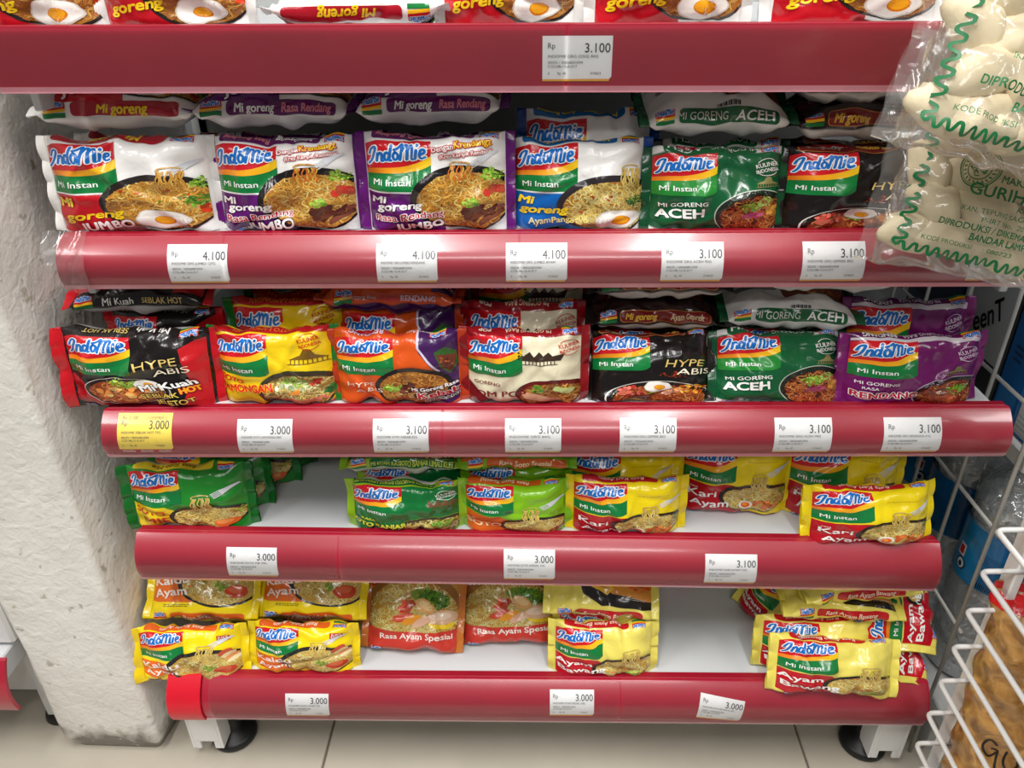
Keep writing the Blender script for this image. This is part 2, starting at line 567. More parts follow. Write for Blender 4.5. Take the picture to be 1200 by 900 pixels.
RED, YEL, GRN = (206, 22, 36), (250, 196, 30), (14, 122, 58)
def brand_panel(art, u0=-.058, u1=-.002, s0=-.010, s1=.0445, line=(250, 250, 250), green=GRN, red=RED, text=True):
    h = s1 - s0; n = 14
    xs = [i / n for i in range(n + 1)]
    c1 = lambda x: s0 + h * (.46 + .24 * x ** 4)
    c2 = lambda x: s0 + h * (.35 + .17 * x ** 5)
    U = lambda x: u0 + (u1 - u0) * x
    if line is not None:
        art.poly('brand_panel', [(u0, s0 - .0022), (u1 - .006, s0 - .0010), (u1 - .002, s0 + .004), (u0, s0 + .004)], line, 0)
    art.poly('brand_panel', [(u0, s1), (u0, c1(0))] + [(U(x), c1(x)) for x in xs] + [(u1, s1)], red, 1)
    art.poly('brand_panel', [(U(x), c1(x)) for x in xs] + [(U(x), c2(x)) for x in reversed(xs)],
             lambda u, s: tuple(np.array((238, 120, 30)) * (1 - (u - u0) / (u1 - u0)) + np.array((252, 208, 30)) * ((u - u0) / (u1 - u0))), 1)
    art.poly('brand_panel', [(U(x), c2(x)) for x in xs] + [(u1, s0 + h * .10), (u1 - .004, s0 + h * .03), (u1 - .010, s0), (u0, s0)], green, 1)
    brand_word(art, 'brand_lettering', u0 + (u1 - u0) * .06, s0 + h * .575, (u1 - u0) * .86)
    art.ell('brand_lettering', u1 - .0035, s0 + h * .84, .0012, .0012, (240, 220, 220), 4, n=8)
    if text:
        art.text('brand_lettering', 'Mi Instan', u0 + (u1 - u0) * .40, s0 + h * .115, h * .115, (246, 250, 246), 4, bold=.015)
    art.parents['brand_lettering'] = 'brand_panel'

def edge_banner(art, jobs, pill, mini=True, u0=-.034, u1=.052, s=-.0490, hh=.0058, outline=None, both=True):
    """strip on the long edge; upright below the face, turned round above it"""
    p = 'edge_banner'
    if pill is not None:
        if outline is not None: art.pill(p, u0 - .0008, u1 + .0008, s - hh - .0008, s + hh + .0008, outline, 0, r=.004)
        art.pill(p, u0, u1, s - hh, s + hh, pill, 1, r=.0035)
    if mini:
        a, b = u0 - .020, u0 - .004
        art.rect(p, a, b, s - .001, s + .0065, RED, 1)
        art.poly(p, [(a, s - .003), (b, s - .002), (b, s + .0005), (a, s - .001)], YEL, 2)
        art.rect(p, a, b, s - .0065, s - .003, GRN, 1)
        brand_word(art, p, a + .001, s + .0015, .0135, layer=3, thin=1.1)
    for (t, u, h, c, bd, sh, xs) in jobs:
        art.text(p, t, u, s - h * .5, h, c, 3, bold=bd, shear=sh, xs=xs)
    if both:
        for V, T, C, N in list(art.parts[p]):
            art._add('edge_banner_top', -V, T, C, N[0])

def noodles(art, part, cu, cs, ru, rs, n, cols, seed, layer=2, w=.0017, curl=1.0, step=.0016, lenr=(8, 16)):
    rn = random.Random(seed); n = int(n * 1.75)
    for i in range(n):
        a = rn.uniform(0, 6.283); r = math.sqrt(rn.random()) * .96
        x, y = cu + ru * r * math.cos(a), cs + rs * r * math.sin(a)
        th = rn.uniform(0, 6.283); k = rn.uniform(.25, .6) * curl * rn.choice((-1, 1)); ph = rn.uniform(0, 6.28)
        pts = []
        for j in range(rn.randint(*lenr)):
            if ((x - cu) / ru) ** 2 + ((y - cs) / rs) ** 2 > 1.02: break
            pts.append((x, y))
            th += k * math.sin(j * .55 + ph) * 1.4
            x += step * math.cos(th); y += step * math.sin(th)
        if len(pts) >= 3:
            c = np.array(rn.choice(cols), float) * rn.uniform(.86, 1.08)
            c = np.clip(c, 0, 255)
            art.ribbon(part, pts, w, c, layer + 1.2 * i / n, edge=c * .66, caps=False)

def leaves(art, part, cu, cs, r, n, cols, seed, layer=4, w=.0016, ln=.004):
    rn = random.Random(seed)
    for i in range(n):
        a = rn.uniform(0, 6.283); q = math.sqrt(rn.random()) * r
        x, y = cu + q * math.cos(a), cs + q * math.sin(a) * .8
        t = rn.uniform(0, 6.283); l = ln * rn.uniform(.5, 1.1)
        c = np.clip(np.array(rn.choice(cols), float) * rn.uniform(.75, 1.15), 0, 255)
        art.ribbon(part, [(x, y), (x + l * .5 * math.cos(t), y + l * .5 * math.sin(t)), (x + l * math.cos(t + .6), y + l * math.sin(t + .6))], w * rn.uniform(.6, 1.2), c, layer + .8 * i / n, caps=False)

def egg(art, part, cu, cs, r, layer=5, fried=True, rot=0):
    if fried:
        art.ell(part, cu, cs, r * 1.25, r * .82, (214, 208, 196), layer, n=36, rot=rot, wob=.05, seed=3)
        art.ell(part, cu, cs + r * .02, r * 1.16, r * .75, (246, 243, 236), layer + .4, n=36, rot=rot, wob=.05, seed=3)
        art.ell(part, cu + r * .15, cs - r * .08, r * .52, r * .40, (222, 130, 16), layer + .8, rot=rot)
        art.ell(part, cu + r * .13, cs - r * .04, r * .45, r * .33, (246, 172, 30), layer + 1.2, rot=rot)
    else:
        art.ell(part, cu, cs, r, r * .8, (240, 232, 214), layer, rot=rot)
        art.ell(part, cu, cs, r * .62, r * .5, (226, 96, 24), layer + .4, rot=rot)
        art.ell(part, cu - r * .1, cs + r * .1, r * .3, r * .24, (246, 150, 50), layer + .8, rot=rot)

def blobs(art, part, cu, cs, ru, rs, n, cols, seed, layer=4, r=.003):
    rn = random.Random(seed)
    for i in range(n):
        a = rn.uniform(0, 6.283); q = math.sqrt(rn.random())
        c = np.clip(np.array(rn.choice(cols), float) * rn.uniform(.75, 1.15), 0, 255)
        art.ell(part, cu + ru * q * math.cos(a), cs + rs * q * math.sin(a), r * rn.uniform(.5, 1.2), r * rn.uniform(.4, .9), c, layer + .8 * i / n, n=9, rot=rn.uniform(0, 180), wob=.08, seed=i)

def fork(art, part, u, s, layer=3, k=1.0, rot=35):
    c, sn = math.cos(R(rot)), math.sin(R(rot))
    tr = lambda x, y: (u + (x * c - y * sn) * k, s + (x * sn + y * c) * k)
    for i in range(4):
        art.ribbon(part, [tr(0, (i - 1.5) * .0018), tr(.010, (i - 1.5) * .0020)], .0009 * k, (226, 228, 232), layer + .6, caps=False)
    art.poly(part, [tr(.009, -.0036), tr(.009, .0036), tr(.016, .0026), tr(.028, .0012), tr(.028, -.0012), tr(.016, -.0026)], (214, 216, 222), layer + .6)

NOOD = [(246, 192, 92), (234, 170, 66), (252, 212, 122), (220, 150, 54)]
NOODB = [(206, 136, 60), (184, 110, 44), (226, 168, 86), (160, 90, 36)]
NOODL = [(250, 222, 130), (242, 206, 104), (254, 236, 158), (230, 188, 90)]
NOODR = [(214, 120, 60), (190, 86, 40), (230, 150, 80), (160, 60, 30)]
LEAF = [(88, 150, 40), (128, 184, 56), (60, 110, 34)]
LET = [(150, 200, 60), (178, 216, 90), (110, 168, 44)]
PIC = 'food_picture'

def bowl(art, cu, cs, ru, rs, dark=(38, 32, 30), cols=NOOD, n=130, seed=1, rim=None, base=(176, 116, 44)):
    if rim is not None: art.ell(PIC, cu, cs, ru * 1.05, rs * 1.05, rim, 0, n=40)
    art.ell(PIC, cu, cs, ru * 1.02, rs * 1.02, dark, .5, n=40)
    art.ell(PIC, cu, cs - rs * .06, ru * .90, rs * .88, base, 1, n=40)
    noodles(art, PIC, cu, cs - rs * .06, ru * .9, rs * .88, n, cols, seed)

def lifted(art, u, s, h=.022, w=.010, cols=NOOD, seed=5):
    """noodles hanging from the fork"""
    rn = random.Random(seed)
    for i in range(16):
        x = u + (rn.random() - .5) * w
        c = np.array(rn.choice(cols), float)
        art.ribbon(PIC, [(x + .0012 * math.sin(j * 1.1 + i), s + h * (1 - j / 7)) for j in range(8)], .0015, c, 3.4 + i * .03, edge=c * .62, caps=False)
    for i in range(5):
        a = R(20 + 35 * i); art.ribbon(PIC, [(u + w * .5 * math.cos(a + q * .3), s + h + .003 * math.sin(a + q * .3) + .001) for q in range(6)], .0015, cols[i % 4], 4, edge=np.array(cols[i % 4]) * .6, caps=False)

def stamp(art, u, s, col, rot=14, k=1.0):
    p = 'stamp'
    for i in range(2):
        pts = [(u + .0105 * k * math.cos(R(a)), s + .0105 * k * math.sin(R(a))) for a in (range(30, 160, 10) if i == 0 else range(210, 340, 10))]
        art.ribbon(p, pts, .0008 * k, col, 2, caps=False)
    art.text(p, 'KULINER', u, s + .0008 * k, .0052 * k, col, 3, bold=.02, rot=rot, width=.021 * k)
    art.text(p, 'INDONESIA', u + .001, s - .0055 * k, .0044 * k, col, 3, bold=.02, rot=rot, width=.021 * k)

def house(art, u, s, col, k=1.0, style=0):
    p = 'stamp'
    if style == 0:    # low pavilion roof
        art.poly(p, [(u - .016 * k, s), (u - .006 * k, s + .005 * k), (u - .003 * k, s + .012 * k), (u, s + .013 * k), (u + .003 * k, s + .012 * k), (u + .006 * k, s + .005 * k), (u + .016 * k, s)], col, 1)
    else:             # horned roof
        art.poly(p, [(u - .022 * k, s + .014 * k), (u - .016 * k, s + .006 * k), (u - .010 * k, s + .013 * k), (u - .006 * k, s + .006 * k), (u - .001 * k, s + .012 * k), (u + .003 * k, s + .006 * k), (u + .008 * k, s + .011 * k), (u + .012 * k, s + .006 * k), (u + .024 * k, s + .010 * k), (u + .020 * k, s), (u - .022 * k, s)], col, 1)
    for i in range(9):
        x = u + (-.014 + .0035 * i) * k
        art.ribbon(p, [(x, s), (x, s - .005 * k)], .0009 * k, col, 1, caps=False)
    art.ribbon(p, [(u - .017 * k, s - .005 * k), (u + .017 * k, s - .005 * k)], .0009 * k, col, 1, caps=False)

def hype(art, u, s, k=1.0, rot=0, c=(236, 206, 120)):
    dx, dy = math.cos(R(rot)), math.sin(R(rot))
    art.text('flavour_lettering', 'HYPE', u, s, .0095 * k, c, 4, bold=.0, rot=rot, shear=.15, width=.036 * k)
    art.text('flavour_lettering', 'ABIS', u + .008 * k * dx + .0115 * k * dy, s - .0115 * k * dx + .008 * k * dy, .0085 * k, (240, 228, 200), 4, bold=.0, rot=rot, shear=.1, width=.030 * k)

def small_print(art, part, u, s, w, n, col=(60, 50, 40), gap=.0022, layer=3, seed=0):
    rn = random.Random(seed)
    for i in range(n):
        x = u
        while x < u + w - .002:
            l = rn.uniform(.001, .004); x1 = min(x + l, u + w)
            art.rect(part, x, x1, s - i * gap, s - i * gap + .0008, col, layer)
            x = x1 + .0008

# ------------------------------------------------------------------ the pack designs (nominal face .135 x .088 m)
FL = 'flavour_lettering'; FP = 'flavour_panel'
WHT = (248, 247, 244)
def panel(art, col, s1=-.0125, u1=.004, s0=-.068):
    art.poly(FP, [(-.058, s1), (u1 - .008, s1), (u1, s1 - .012), (u1 + .004, s0), (-.058, s0)], col, 0)
    art.parents[FL] = FP

def design(name):
    a = Art()
    d = dict(front=WHT, back=WHT, seal=WHT, edge=None)
    if name in ('goreng', 'goreng_jumbo'):
        panel(a, (196, 18, 34)); d['seal'] = (238, 236, 232)
        brand_panel(a)
        bowl(a, .026, -.026, .046, .036, cols=NOOD if name == 'goreng_jumbo' else NOODB, n=190, seed=4)
        lifted(a, .036, -.006, .020, .016)
        fork(a, PIC, .037, .013)
        leaves(a, PIC, .052, -.022, .010, 50, LEAF, 2); leaves(a, PIC, .054, .000, .006, 30, LET, 8)
        blobs(a, PIC, .018, -.012, .03, .012, 8, [(214, 70, 30), (90, 130, 40)], 6, r=.0018)
        blobs(a, PIC, .056, -.034, .004, .010, 6, [(216, 66, 28), (235, 120, 50)], 9, r=.004)
        egg(a, PIC, .024, -.046, .0165)
        a.text(FL, 'Mi', -.046, -.029, .0125, (250, 214, 30), 3, bold=.06, shear=.25, rot=8, xs=.85)
        a.text(FL, 'goreng', -.026, -.0445, .0105, (250, 214, 30), 3, bold=.05, shear=.25, rot=9, width=.048)
        if name == 'goreng_jumbo':
            a.text(FL, 'JUMBO', -.018, -.0585, .0105, WHT, 4, bold=.05, shear=.1, rot=8, width=.042, out=(150, 10, 40))
        edge_banner(a, [('Mi goreng', .006, .0075, (250, 214, 30), .05, .25, .95)], (176, 20, 40))
        d['edge'] = WHT
    elif name == 'rendang_jumbo':
        panel(a, (92, 18, 108)); d['seal'] = (104, 22, 118); d['back'] = (240, 238, 238)
        brand_panel(a)
        bowl(a, .026, -.022, .046, .040, dark=(26, 20, 22), cols=NOOD, n=190, seed=7)
        lifted(a, .022, .002, .016, .018, cols=[(236, 176, 70), (226, 120, 40), (244, 200, 90), (240, 190, 80)])
        fork(a, PIC, .030, .018)
        leaves(a, PIC, .048, .008, .008, 46, LET, 3); leaves(a, PIC, .030, -.024, .006, 30, LET, 5)
        blobs(a, PIC, .050, -.012, .008, .005, 10, [(190, 50, 40), (214, 90, 60)], 4, r=.005)
        blobs(a, PIC, .040, -.038, .016, .011, 34, [(104, 56, 40), (84, 40, 30), (126, 70, 50)], 6, r=.0048)
        a.text('stamp', 'Dengan', .008, .0335, .0046, WHT, 4, bold=.03, rot=8, width=.018, out=(196, 24, 40), outw=.12)
        a.text('stamp', 'Krendangz', .033, .0375, .0060, (250, 214, 40), 4, bold=.04, rot=8, width=.030, out=(196, 24, 40), outw=.10)
        a.text('stamp', '(Kres Keripik Rendang)', .027, .0285, .0038, WHT, 4, bold=.03, rot=8, width=.044, out=(196, 24, 40), outw=.14)
        a.text(FL, 'Mi', -.047, -.026, .0095, WHT, 3, bold=.05, shear=.2, rot=6)
        a.text(FL, 'goreng', -.030, -.034, .0095, WHT, 3, bold=.05, shear=.2, rot=6, width=.040)
        a.text(FL, 'Rasa Rendang', -.022, -.0465, .0085, (190, 24, 60), 3, bold=.02, shear=.2, rot=10, width=.060, out=WHT, outw=.06)
        a.text(FL, 'JUMBO', -.014, -.060, .0105, WHT, 4, bold=.05, shear=.1, rot=8, width=.042, out=(60, 8, 74))
        edge_banner(a, [('Mi goreng', -.012, .0068, WHT, .04, .22, .80), ('Rasa Rendang', .029, .0062, (226, 130, 150), .05, .2, .78)], (98, 20, 96))
        d['edge'] = (240, 238, 238)
    elif name == 'panggang_jumbo':
        panel(a, (12, 96, 178)); d['seal'] = (20, 70, 150)
        brand_panel(a)
        bowl(a, .030, -.030, .050, .038, dark=(46, 40, 44), cols=NOODL, n=210, seed=9)
        lifted(a, .046, -.006, .022, .016, cols=NOODL)
        leaves(a, PIC, .052, -.026, .008, 40, [(50, 90, 40), (80, 120, 50)], 4)
        blobs(a, PIC, .018, -.030, .026, .014, 10, [(196, 60, 40), (150, 140, 60)], 5, r=.0022)
        egg(a, PIC, .036, -.050, .017)
        a.text(FL, 'Mi', -.048, -.027, .0100, (250, 214, 30), 3, bold=.06, shear=.2)
        a.text(FL, 'goreng', -.032, -.0395, .0105, (250, 214, 30), 3, bold=.06, shear=.2, width=.044)
        a.text(FL, 'Ayam', -.036, -.0545, .0080, (214, 206, 150), 3, bold=.03, shear=.1, rot=6, width=.020)
        a.text(FL, 'Panggang', -.008, -.0520, .0085, (238, 222, 130), 3, bold=.03, shear=.1, rot=8, width=.034)
        edge_banner(a, [('Mi goreng', -.012, .0068, (240, 214, 60), .05, .22, .80), ('Ayam Panggang', .030, .0060, (240, 214, 60), .04, .2, .68)], (20, 104, 170))
    elif name == 'aceh':
        d.update(front=(14, 92, 52), seal=(12, 78, 44), back=(232, 230, 226), edge=(232, 230, 226))
        brand_panel(a, line=None, green=(36, 136, 52))
        bowl(a, .036, -.040, .036, .036, dark=(30, 40, 30), cols=NOODR, n=120, seed=2, rim=(196, 206, 190), base=(70, 34, 18))
        leaves(a, PIC, .030, -.026, .010, 60, LET, 4); leaves(a, PIC, .044, -.020, .008, 40, [(196, 214, 110), (170, 200, 90)], 5)
        blobs(a, PIC, .034, -.042, .009, .005, 18, [(170, 50, 96), (196, 90, 130)], 7, r=.003)
        blobs(a, PIC, .052, -.034, .006, .012, 9, [(226, 160, 70), (206, 130, 50)], 9, r=.005)
        a.text(FL, 'MI GORENG', -.030, -.026, .0062, WHT, 3, bold=.02, rot=5, width=.042)
        a.text(FL, 'ACEH', -.032, -.044, .0135, WHT, 3, bold=.05, rot=5, shear=.05, width=.042)
        stamp(a, .044, .026, WHT, k=1.05)
        house(a, .046, .004, (150, 140, 90), .75)
        edge_banner(a, [('MI GORENG', -.014, .0070, (220, 226, 214), -.005, .05, .78), ('ACEH', .030, .0085, WHT, .02, .05, 1.05)], (16, 92, 50), hh=.0072, u1=.050)
        blobs(a, PIC, .034, -.074, .0, .0, 1, [(40, 40, 40)], 3, r=.0001)
    elif name in ('geprek', 'geprek2'):
        d.update(front=(22, 18, 18), seal=(26, 22, 22), back=(206, 200, 194), edge=(32, 22, 20))
        brand_panel(a, line=None)
        bowl(a, .008, -.060, .052, .030, dark=(30, 22, 20), cols=NOODR, n=90, seed=3, rim=(226, 222, 214), base=(130, 60, 20))
        blobs(a, PIC, .040, -.044, .016, .009, 40, [(220, 130, 30), (190, 80, 24), (236, 170, 50)], 5, r=.0026)
        blobs(a, PIC, -.022, -.046, .012, .008, 20, [(206, 60, 50), (226, 110, 90)], 6, r=.0034)
        leaves(a, PIC, .004, -.047, .005, 26, LET, 7)
        egg(a, PIC, .006, -.0385, .0115)
        blobs(a, PIC, .020, -.018, .018, .006, 22, [(150, 50, 20), (110, 30, 14)], 8, r=.0016, layer=1)
        hype(a, .033, -.004, 1.15)
        edge_banner(a, [('Mi goreng', -.014, .0066, (242, 190, 60), .05, .25, .80), ('Ayam Geprek', .030, .0058, (232, 206, 160), .0, .1, .68)], (116, 22, 20), outline=(200, 130, 60))
    elif name == 'aceh_white':
        d.update(front=(224, 222, 218), seal=(14, 84, 46), back=(224, 222, 218), edge=(224, 222, 218))
        a.poly(PIC, [(-.004, -.036), (.058, -.036), (.058, .040), (-.020, .040), (-.016, .0)], (110, 56, 30), 0)
        noodles(a, PIC, .022, .000, .034, .036, 190, NOODR, 6); leaves(a, PIC, .018, .010, .012, 30, LEAF, 3)
        a.pill('small_print', -.050, -.012, -.022, -.010, (150, 150, 146), 0, r=.002); small_print(a, 'small_print', -.048, -.0125, .034, 4, (80, 80, 80), seed=2)
        edge_banner(a, [('MI GORENG', -.014, .0070, (220, 226, 214), .0, .05, .78), ('ACEH', .030, .0085, WHT, .03, .05, 1.05)], (16, 92, 50), hh=.0068, u1=.050, s=-.0460)
        for k in range(16): a.rect('barcode', -.002 + k * .0012, -.0014 + k * .0012 + .0003 * (k % 3), -.0610, -.0560, (70, 70, 70), 0)
    elif name == 'geprek_side':
        d.update(front=(40, 20, 20), seal=(30, 24, 24), back=(214, 208, 202), edge=(34, 22, 20))
        a.poly(FP, [(-.052, -.034), (.050, -.034), (.050, -.004), (-.020, .020), (-.052, .020)], (92, 22, 28), 0)
        small_print(a, 'small_print', -.044, -.010, .040, 5, (190, 170, 164), seed=5, gap=.003); small_print(a, 'small_print', .006, -.018, .034, 3, (170, 150, 144), seed=6, gap=.003)
        a.rect('brand_panel', -.002, .052, .004, .040, RED, 0); a.rect('brand_panel', -.002, .052, .000, .004, YEL, 0)
        b_ = Art(); brand_word(b_, 'w', -.048, -.034, .044)
        for V, T, C, N in b_.parts['w']: a._add('brand_lettering', -V, T, C, N[0])
        a.parents['brand_lettering'] = 'brand_panel'
        edge_banner(a, [('Mi goreng', -.014, .0066, (242, 190, 60), .05, .25, .80), ('Ayam Geprek', .030, .0058, (232, 206, 160), .02, .1, .68)], (126, 24, 22), outline=(200, 130, 60), s=-.0460)
    elif name == 'seblak':
        d.update(front=(24, 20, 20), seal=(204, 20, 34), back=(190, 186, 184), edge=(26, 22, 22))
        a.poly(FP, [(.038, .030), (.058, .046), (.058, -.066), (.034, -.066), (.044, -.02)], (196, 26, 34), 0)
        a.poly(FP + '#2', [(-.058, -.012), (-.048, -.020), (-.040, -.045), (-.026, -.060), (-.058, -.062)], (168, 22, 32), 0)
        a.parents[FL] = FP
        brand_panel(a, line=None, s0=-.008)
        bowl(a, -.010, -.034, .036, .022, dark=(40, 26, 22), cols=NOODR, n=70, seed=5, rim=(210, 200, 190), base=(150, 70, 30))
        blobs(a, PIC, -.012, -.036, .022, .009, 26, [(236, 150, 70), (226, 120, 50), (240, 190, 110)], 5, r=.004)
        leaves(a, PIC, -.012, -.020, .009, 40, LET, 4); egg(a, PIC, .008, -.021, .0095)
        hype(a, .020, .006, 1.05, rot=14)
        a.text(FL, 'Mi Kuah', .026, -.0275, .0105, WHT, 4, bold=.05, rot=16, width=.048, out=(20, 16, 16))
        a.text(FL, 'Rasa', .012, -.035, .0034, (236, 220, 180), 4, rot=12, width=.012)
        a.text(FL, 'SEBLAK', .018, -.0435, .0072, (232, 200, 90), 4, bold=.02, rot=10, width=.034, out=(20, 16, 16))
        a.text(FL, 'HOT', .044, -.034, .0085, (240, 160, 30), 4, bold=.06, rot=14, width=.016, out=(170, 20, 30))
        a.text(FL, 'JELETOT', .030, -.0525, .0066, (232, 200, 90), 4, bold=.02, rot=12, width=.034, out=(20, 16, 16))
        edge_banner(a, [('Mi Kuah', -.016, .0072, (232, 230, 224), .02, .1, .8), ('SEBLAK HOT', .024, .0062, (206, 180, 110), .02, .05, .75)], None)
    elif name == 'lamongan':
        d.update(front=(240, 204, 22), seal=(30, 116, 44), back=(236, 200, 30), edge=(170, 24, 30))
        brand_panel(a, line=None, s0=-.014)
        bowl(a, .026, -.040, .040, .034, dark=(60, 48, 30), cols=NOODL, n=80, seed=6, rim=(24, 72, 40), base=(150, 120, 60))
        leaves(a, PIC, .022, -.024, .012, 70, LET, 3); blobs(a, PIC, .012, -.034, .010, .006, 12, [(226, 230, 196), (190, 206, 150)], 4, r=.004)
        leaves(a, PIC, .030, -.034, .012, 40, [(226, 230, 190), (206, 220, 150)], 9)
        blobs(a, PIC, .044, -.028, .006, .006, 14, [(206, 30, 34), (226, 60, 50)], 5, r=.003)
        a.poly(PIC, [(.012, -.046), (.026, -.036), (.028, -.040), (.026, -.046)], (240, 150, 60), 5)
        leaves(a, PIC, .056, -.046, .006, 20, [(20, 110, 50), (30, 130, 60)], 12, w=.004)
        for k in range(7):
            a.ribbon(PIC, [(.0 + .007 * k, -.058), (.004 + .007 * k, -.052 - .001 * (k % 2)), (.010 + .007 * k, -.058)], .003, (206, 110, 90), 5)
        a.text(FL, 'SOTO', -.044, -.026, .0085, (206, 40, 24), 3, bold=.05, rot=-12, width=.026)
        a.text(FL, 'LAMONGAN', -.029, -.0415, .0110, (214, 50, 24), 3, bold=.05, rot=5, width=.056, out=(250, 180, 40))
        stamp(a, .040, .034, (196, 34, 26)); house(a, .038, .010, (120, 88, 24), 1.2)
        edge_banner(a, [('SOTO LAMONGAN', .008, .0062, (226, 120, 40), .02, .1, .8)], (176, 22, 30), u0=-.050, u1=.050, mini=False)
    elif name == 'kebab':
        d.update(front=(214, 84, 24), seal=(190, 60, 26), back=(58, 26, 74), edge=(206, 78, 26))
        a.poly(FP, [(.020, .068), (.058, .068), (.058, -.066), (.040, -.066), (.040, -.010), (.022, .024)], (64, 26, 84), 0)
        a.ribbon(FP, [(.021, .068), (.0215, .030), (.030, .012), (.040, -.006)], .0022, (206, 196, 216), 1)
        a.parents[FL] = FP
        brand_panel(a, line=None)
        bowl(a, .016, -.030, .036, .032, dark=(34, 24, 22), cols=NOODB, n=120, seed=8)
        blobs(a, PIC, .018, -.034, .016, .011, 34, [(94, 40, 28), (120, 56, 36), (76, 30, 22)], 6, r=.004)
        leaves(a, PIC, -.004, -.032, .007, 36, LET, 4); leaves(a, PIC, .012, -.044, .010, 24, [(196, 90, 70), (214, 200, 130)], 5)
        a.poly('stamp', [(.036, .022), (.046, .030), (.056, .024), (.058, .004), (.050, -.012), (.042, .000)], (52, 92, 40), 1)
        a.poly('stamp', [(.038, .019), (.056, .018), (.055, .002), (.050, -.007), (.043, .002)], (104, 50, 34), 2)
        blobs(a, 'stamp', .048, .010, .007, .007, 16, [(150, 80, 50), (90, 36, 26)], 3, r=.002, layer=3)
        a.text(FL, 'HYPE', -.034, -.030, .0070, (226, 214, 196), 3, bold=.0, width=.026)
        a.text(FL, 'ABIS', -.026, -.040, .0070, (226, 214, 196), 3, bold=.0, width=.026)
        a.text(FL, 'Mi Goreng Rasa', .036, -.034, .0055, WHT, 5, bold=.03, rot=8, width=.042, out=(44, 16, 60))
        a.text(FL, 'Kebab', .040, -.0475, .0105, (190, 30, 44), 5, bold=.05, rot=6, width=.038, out=WHT)
        a.text(FL, 'RENDANG', .044, -.0570, .0066, (30, 18, 40), 5, bold=.02, rot=6, width=.034, out=WHT)
        edge_banner(a, [('Mi Goreng Rasa', -.026, .0042, (226, 210, 214), .0, .1, .8), ('Kebab', .002, .0062, (206, 60, 60), .05, .1, .8), ('RENDANG', .028, .0064, (214, 196, 220), .03, .05, .75)], None, u0=-.028)
    elif name == 'balado':
        d.update(front=(236, 228, 196), seal=(140, 16, 24), back=(126, 16, 24), edge=(140, 16, 26))
        a.poly(FP, [(-.058, .0445), (.058, .0445), (.058, .064), (-.058, .064)], (146, 16, 26), 0)
        a.poly(FP + '#2', [(-.058, -.030), (-.040, -.050), (-.030, -.066), (-.058, -.066)], (120, 20, 24), 0)
        a.parents[FL] = FP
        brand_panel(a, line=None, s0=-.012, s1=.0445)
        bowl(a, .028, -.046, .036, .026, dark=(100, 24, 20), cols=NOODB, n=90, seed=12, rim=(70, 20, 18), base=(120, 50, 24))
        leaves(a, PIC, .016, -.034, .007, 30, LEAF, 3)
        for k in range(3): a.ell(PIC, .034 + .006 * k, -.035 - .002 * k, .0055, .0048, (190, 214, 120), 5 + .2 * k); a.ell(PIC, .034 + .006 * k, -.035 - .002 * k, .0042, .0036, (214, 226, 160), 5.1 + .2 * k)
        a.poly(PIC, [(-.004, -.040), (.010, -.042), (.034, -.052), (.040, -.058), (.016, -.056), (.000, -.050)], (206, 150, 120), 5)
        a.text(FL, 'GORENG', -.038, -.0285, .0052, (110, 24, 26), 3, bold=.03, width=.026)
        a.text(FL, 'OM POP', -.024, -.0490, .0100, (120, 24, 28), 3, bold=.04, rot=2, width=.052)
        stamp(a, .046, .028, (196, 40, 30)); house(a, .016, .010, (60, 44, 34), 1.05, 1)
        edge_banner(a, [('MI GORENG RASA', -.004, .0056, (226, 206, 180), .02, .05, .72), ('POP', .040, .0062, (232, 222, 206), .03, .05, .8)], None)
    elif name == 'rendang':
        d.update(front=(112, 16, 98), seal=(122, 22, 104), back=(206, 196, 204), edge=(96, 16, 86))
        a.poly(FP, [(-.058, .050), (.058, .050), (.058, .042), (-.020, .043), (-.058, .046)], (216, 206, 214), 0)
        a.parents[FL] = FP
        brand_panel(a, line=None, s0=-.010, s1=.0445)
        bowl(a, .034, -.044, .034, .034, dark=(36, 20, 34), cols=NOODR, n=60, seed=14, rim=(186, 176, 190), base=(110, 40, 26))
        blobs(a, PIC, .024, -.040, .014, .010, 30, [(160, 70, 40), (196, 90, 50), (110, 46, 30)], 5, r=.004)
        blobs(a, PIC, .020, -.034, .008, .004, 8, [(226, 60, 40), (236, 220, 200)], 8, r=.003)
        leaves(a, PIC, .038, -.032, .010, 80, [(120, 196, 40), (96, 170, 36), (150, 210, 60)], 4)
        a.text(FL, 'MI GORENG', -.034, -.0235, .0055, (236, 226, 232), 3, bold=.02, width=.036)
        a.text(FL, 'RASA', -.040, -.0315, .0042, (236, 226, 232), 3, bold=.02, width=.013)
        a.text(FL, 'RENDANG', -.026, -.0475, .0115, (190, 28, 60), 4, bold=.04, rot=2, width=.056, out=WHT)
        stamp(a, .044, .024, (226, 206, 224)); house(a, .034, -.002, (120, 120, 70), .7)
        edge_banner(a, [('MI GORENG RASA', -.008, .0052, (226, 206, 220), .02, .05, .7), ('RENDANG', .034, .0062, WHT, .03, .05, .72)], None)
    elif name == 'soto_mie':
        d.update(front=(34, 138, 44), seal=(20, 112, 40), back=(214, 206, 190), edge=(34, 134, 44))
        panel(a, (240, 206, 30), u1=-.012)
        brand_panel(a, line=None)
        bowl(a, .022, -.036, .040, .024, dark=(50, 44, 40), cols=NOODL, n=120, seed=3)
        lifted(a, .018, -.018, .020, .018, cols=NOODL); fork(a, PIC, .030, .004, k=1.1)
        a.ell(PIC, .040, -.048, .012, .007, (224, 106, 40), 5); a.ell(PIC, .038, -.046, .008, .004, (240, 150, 80), 5.4)
        leaves(a, PIC, .054, -.030, .006, 26, [(150, 170, 60), (190, 190, 80)], 4)
        a.text(FL, 'SOTO', -.038, -.0305, .0120, (196, 26, 30), 3, bold=.02, width=.034)
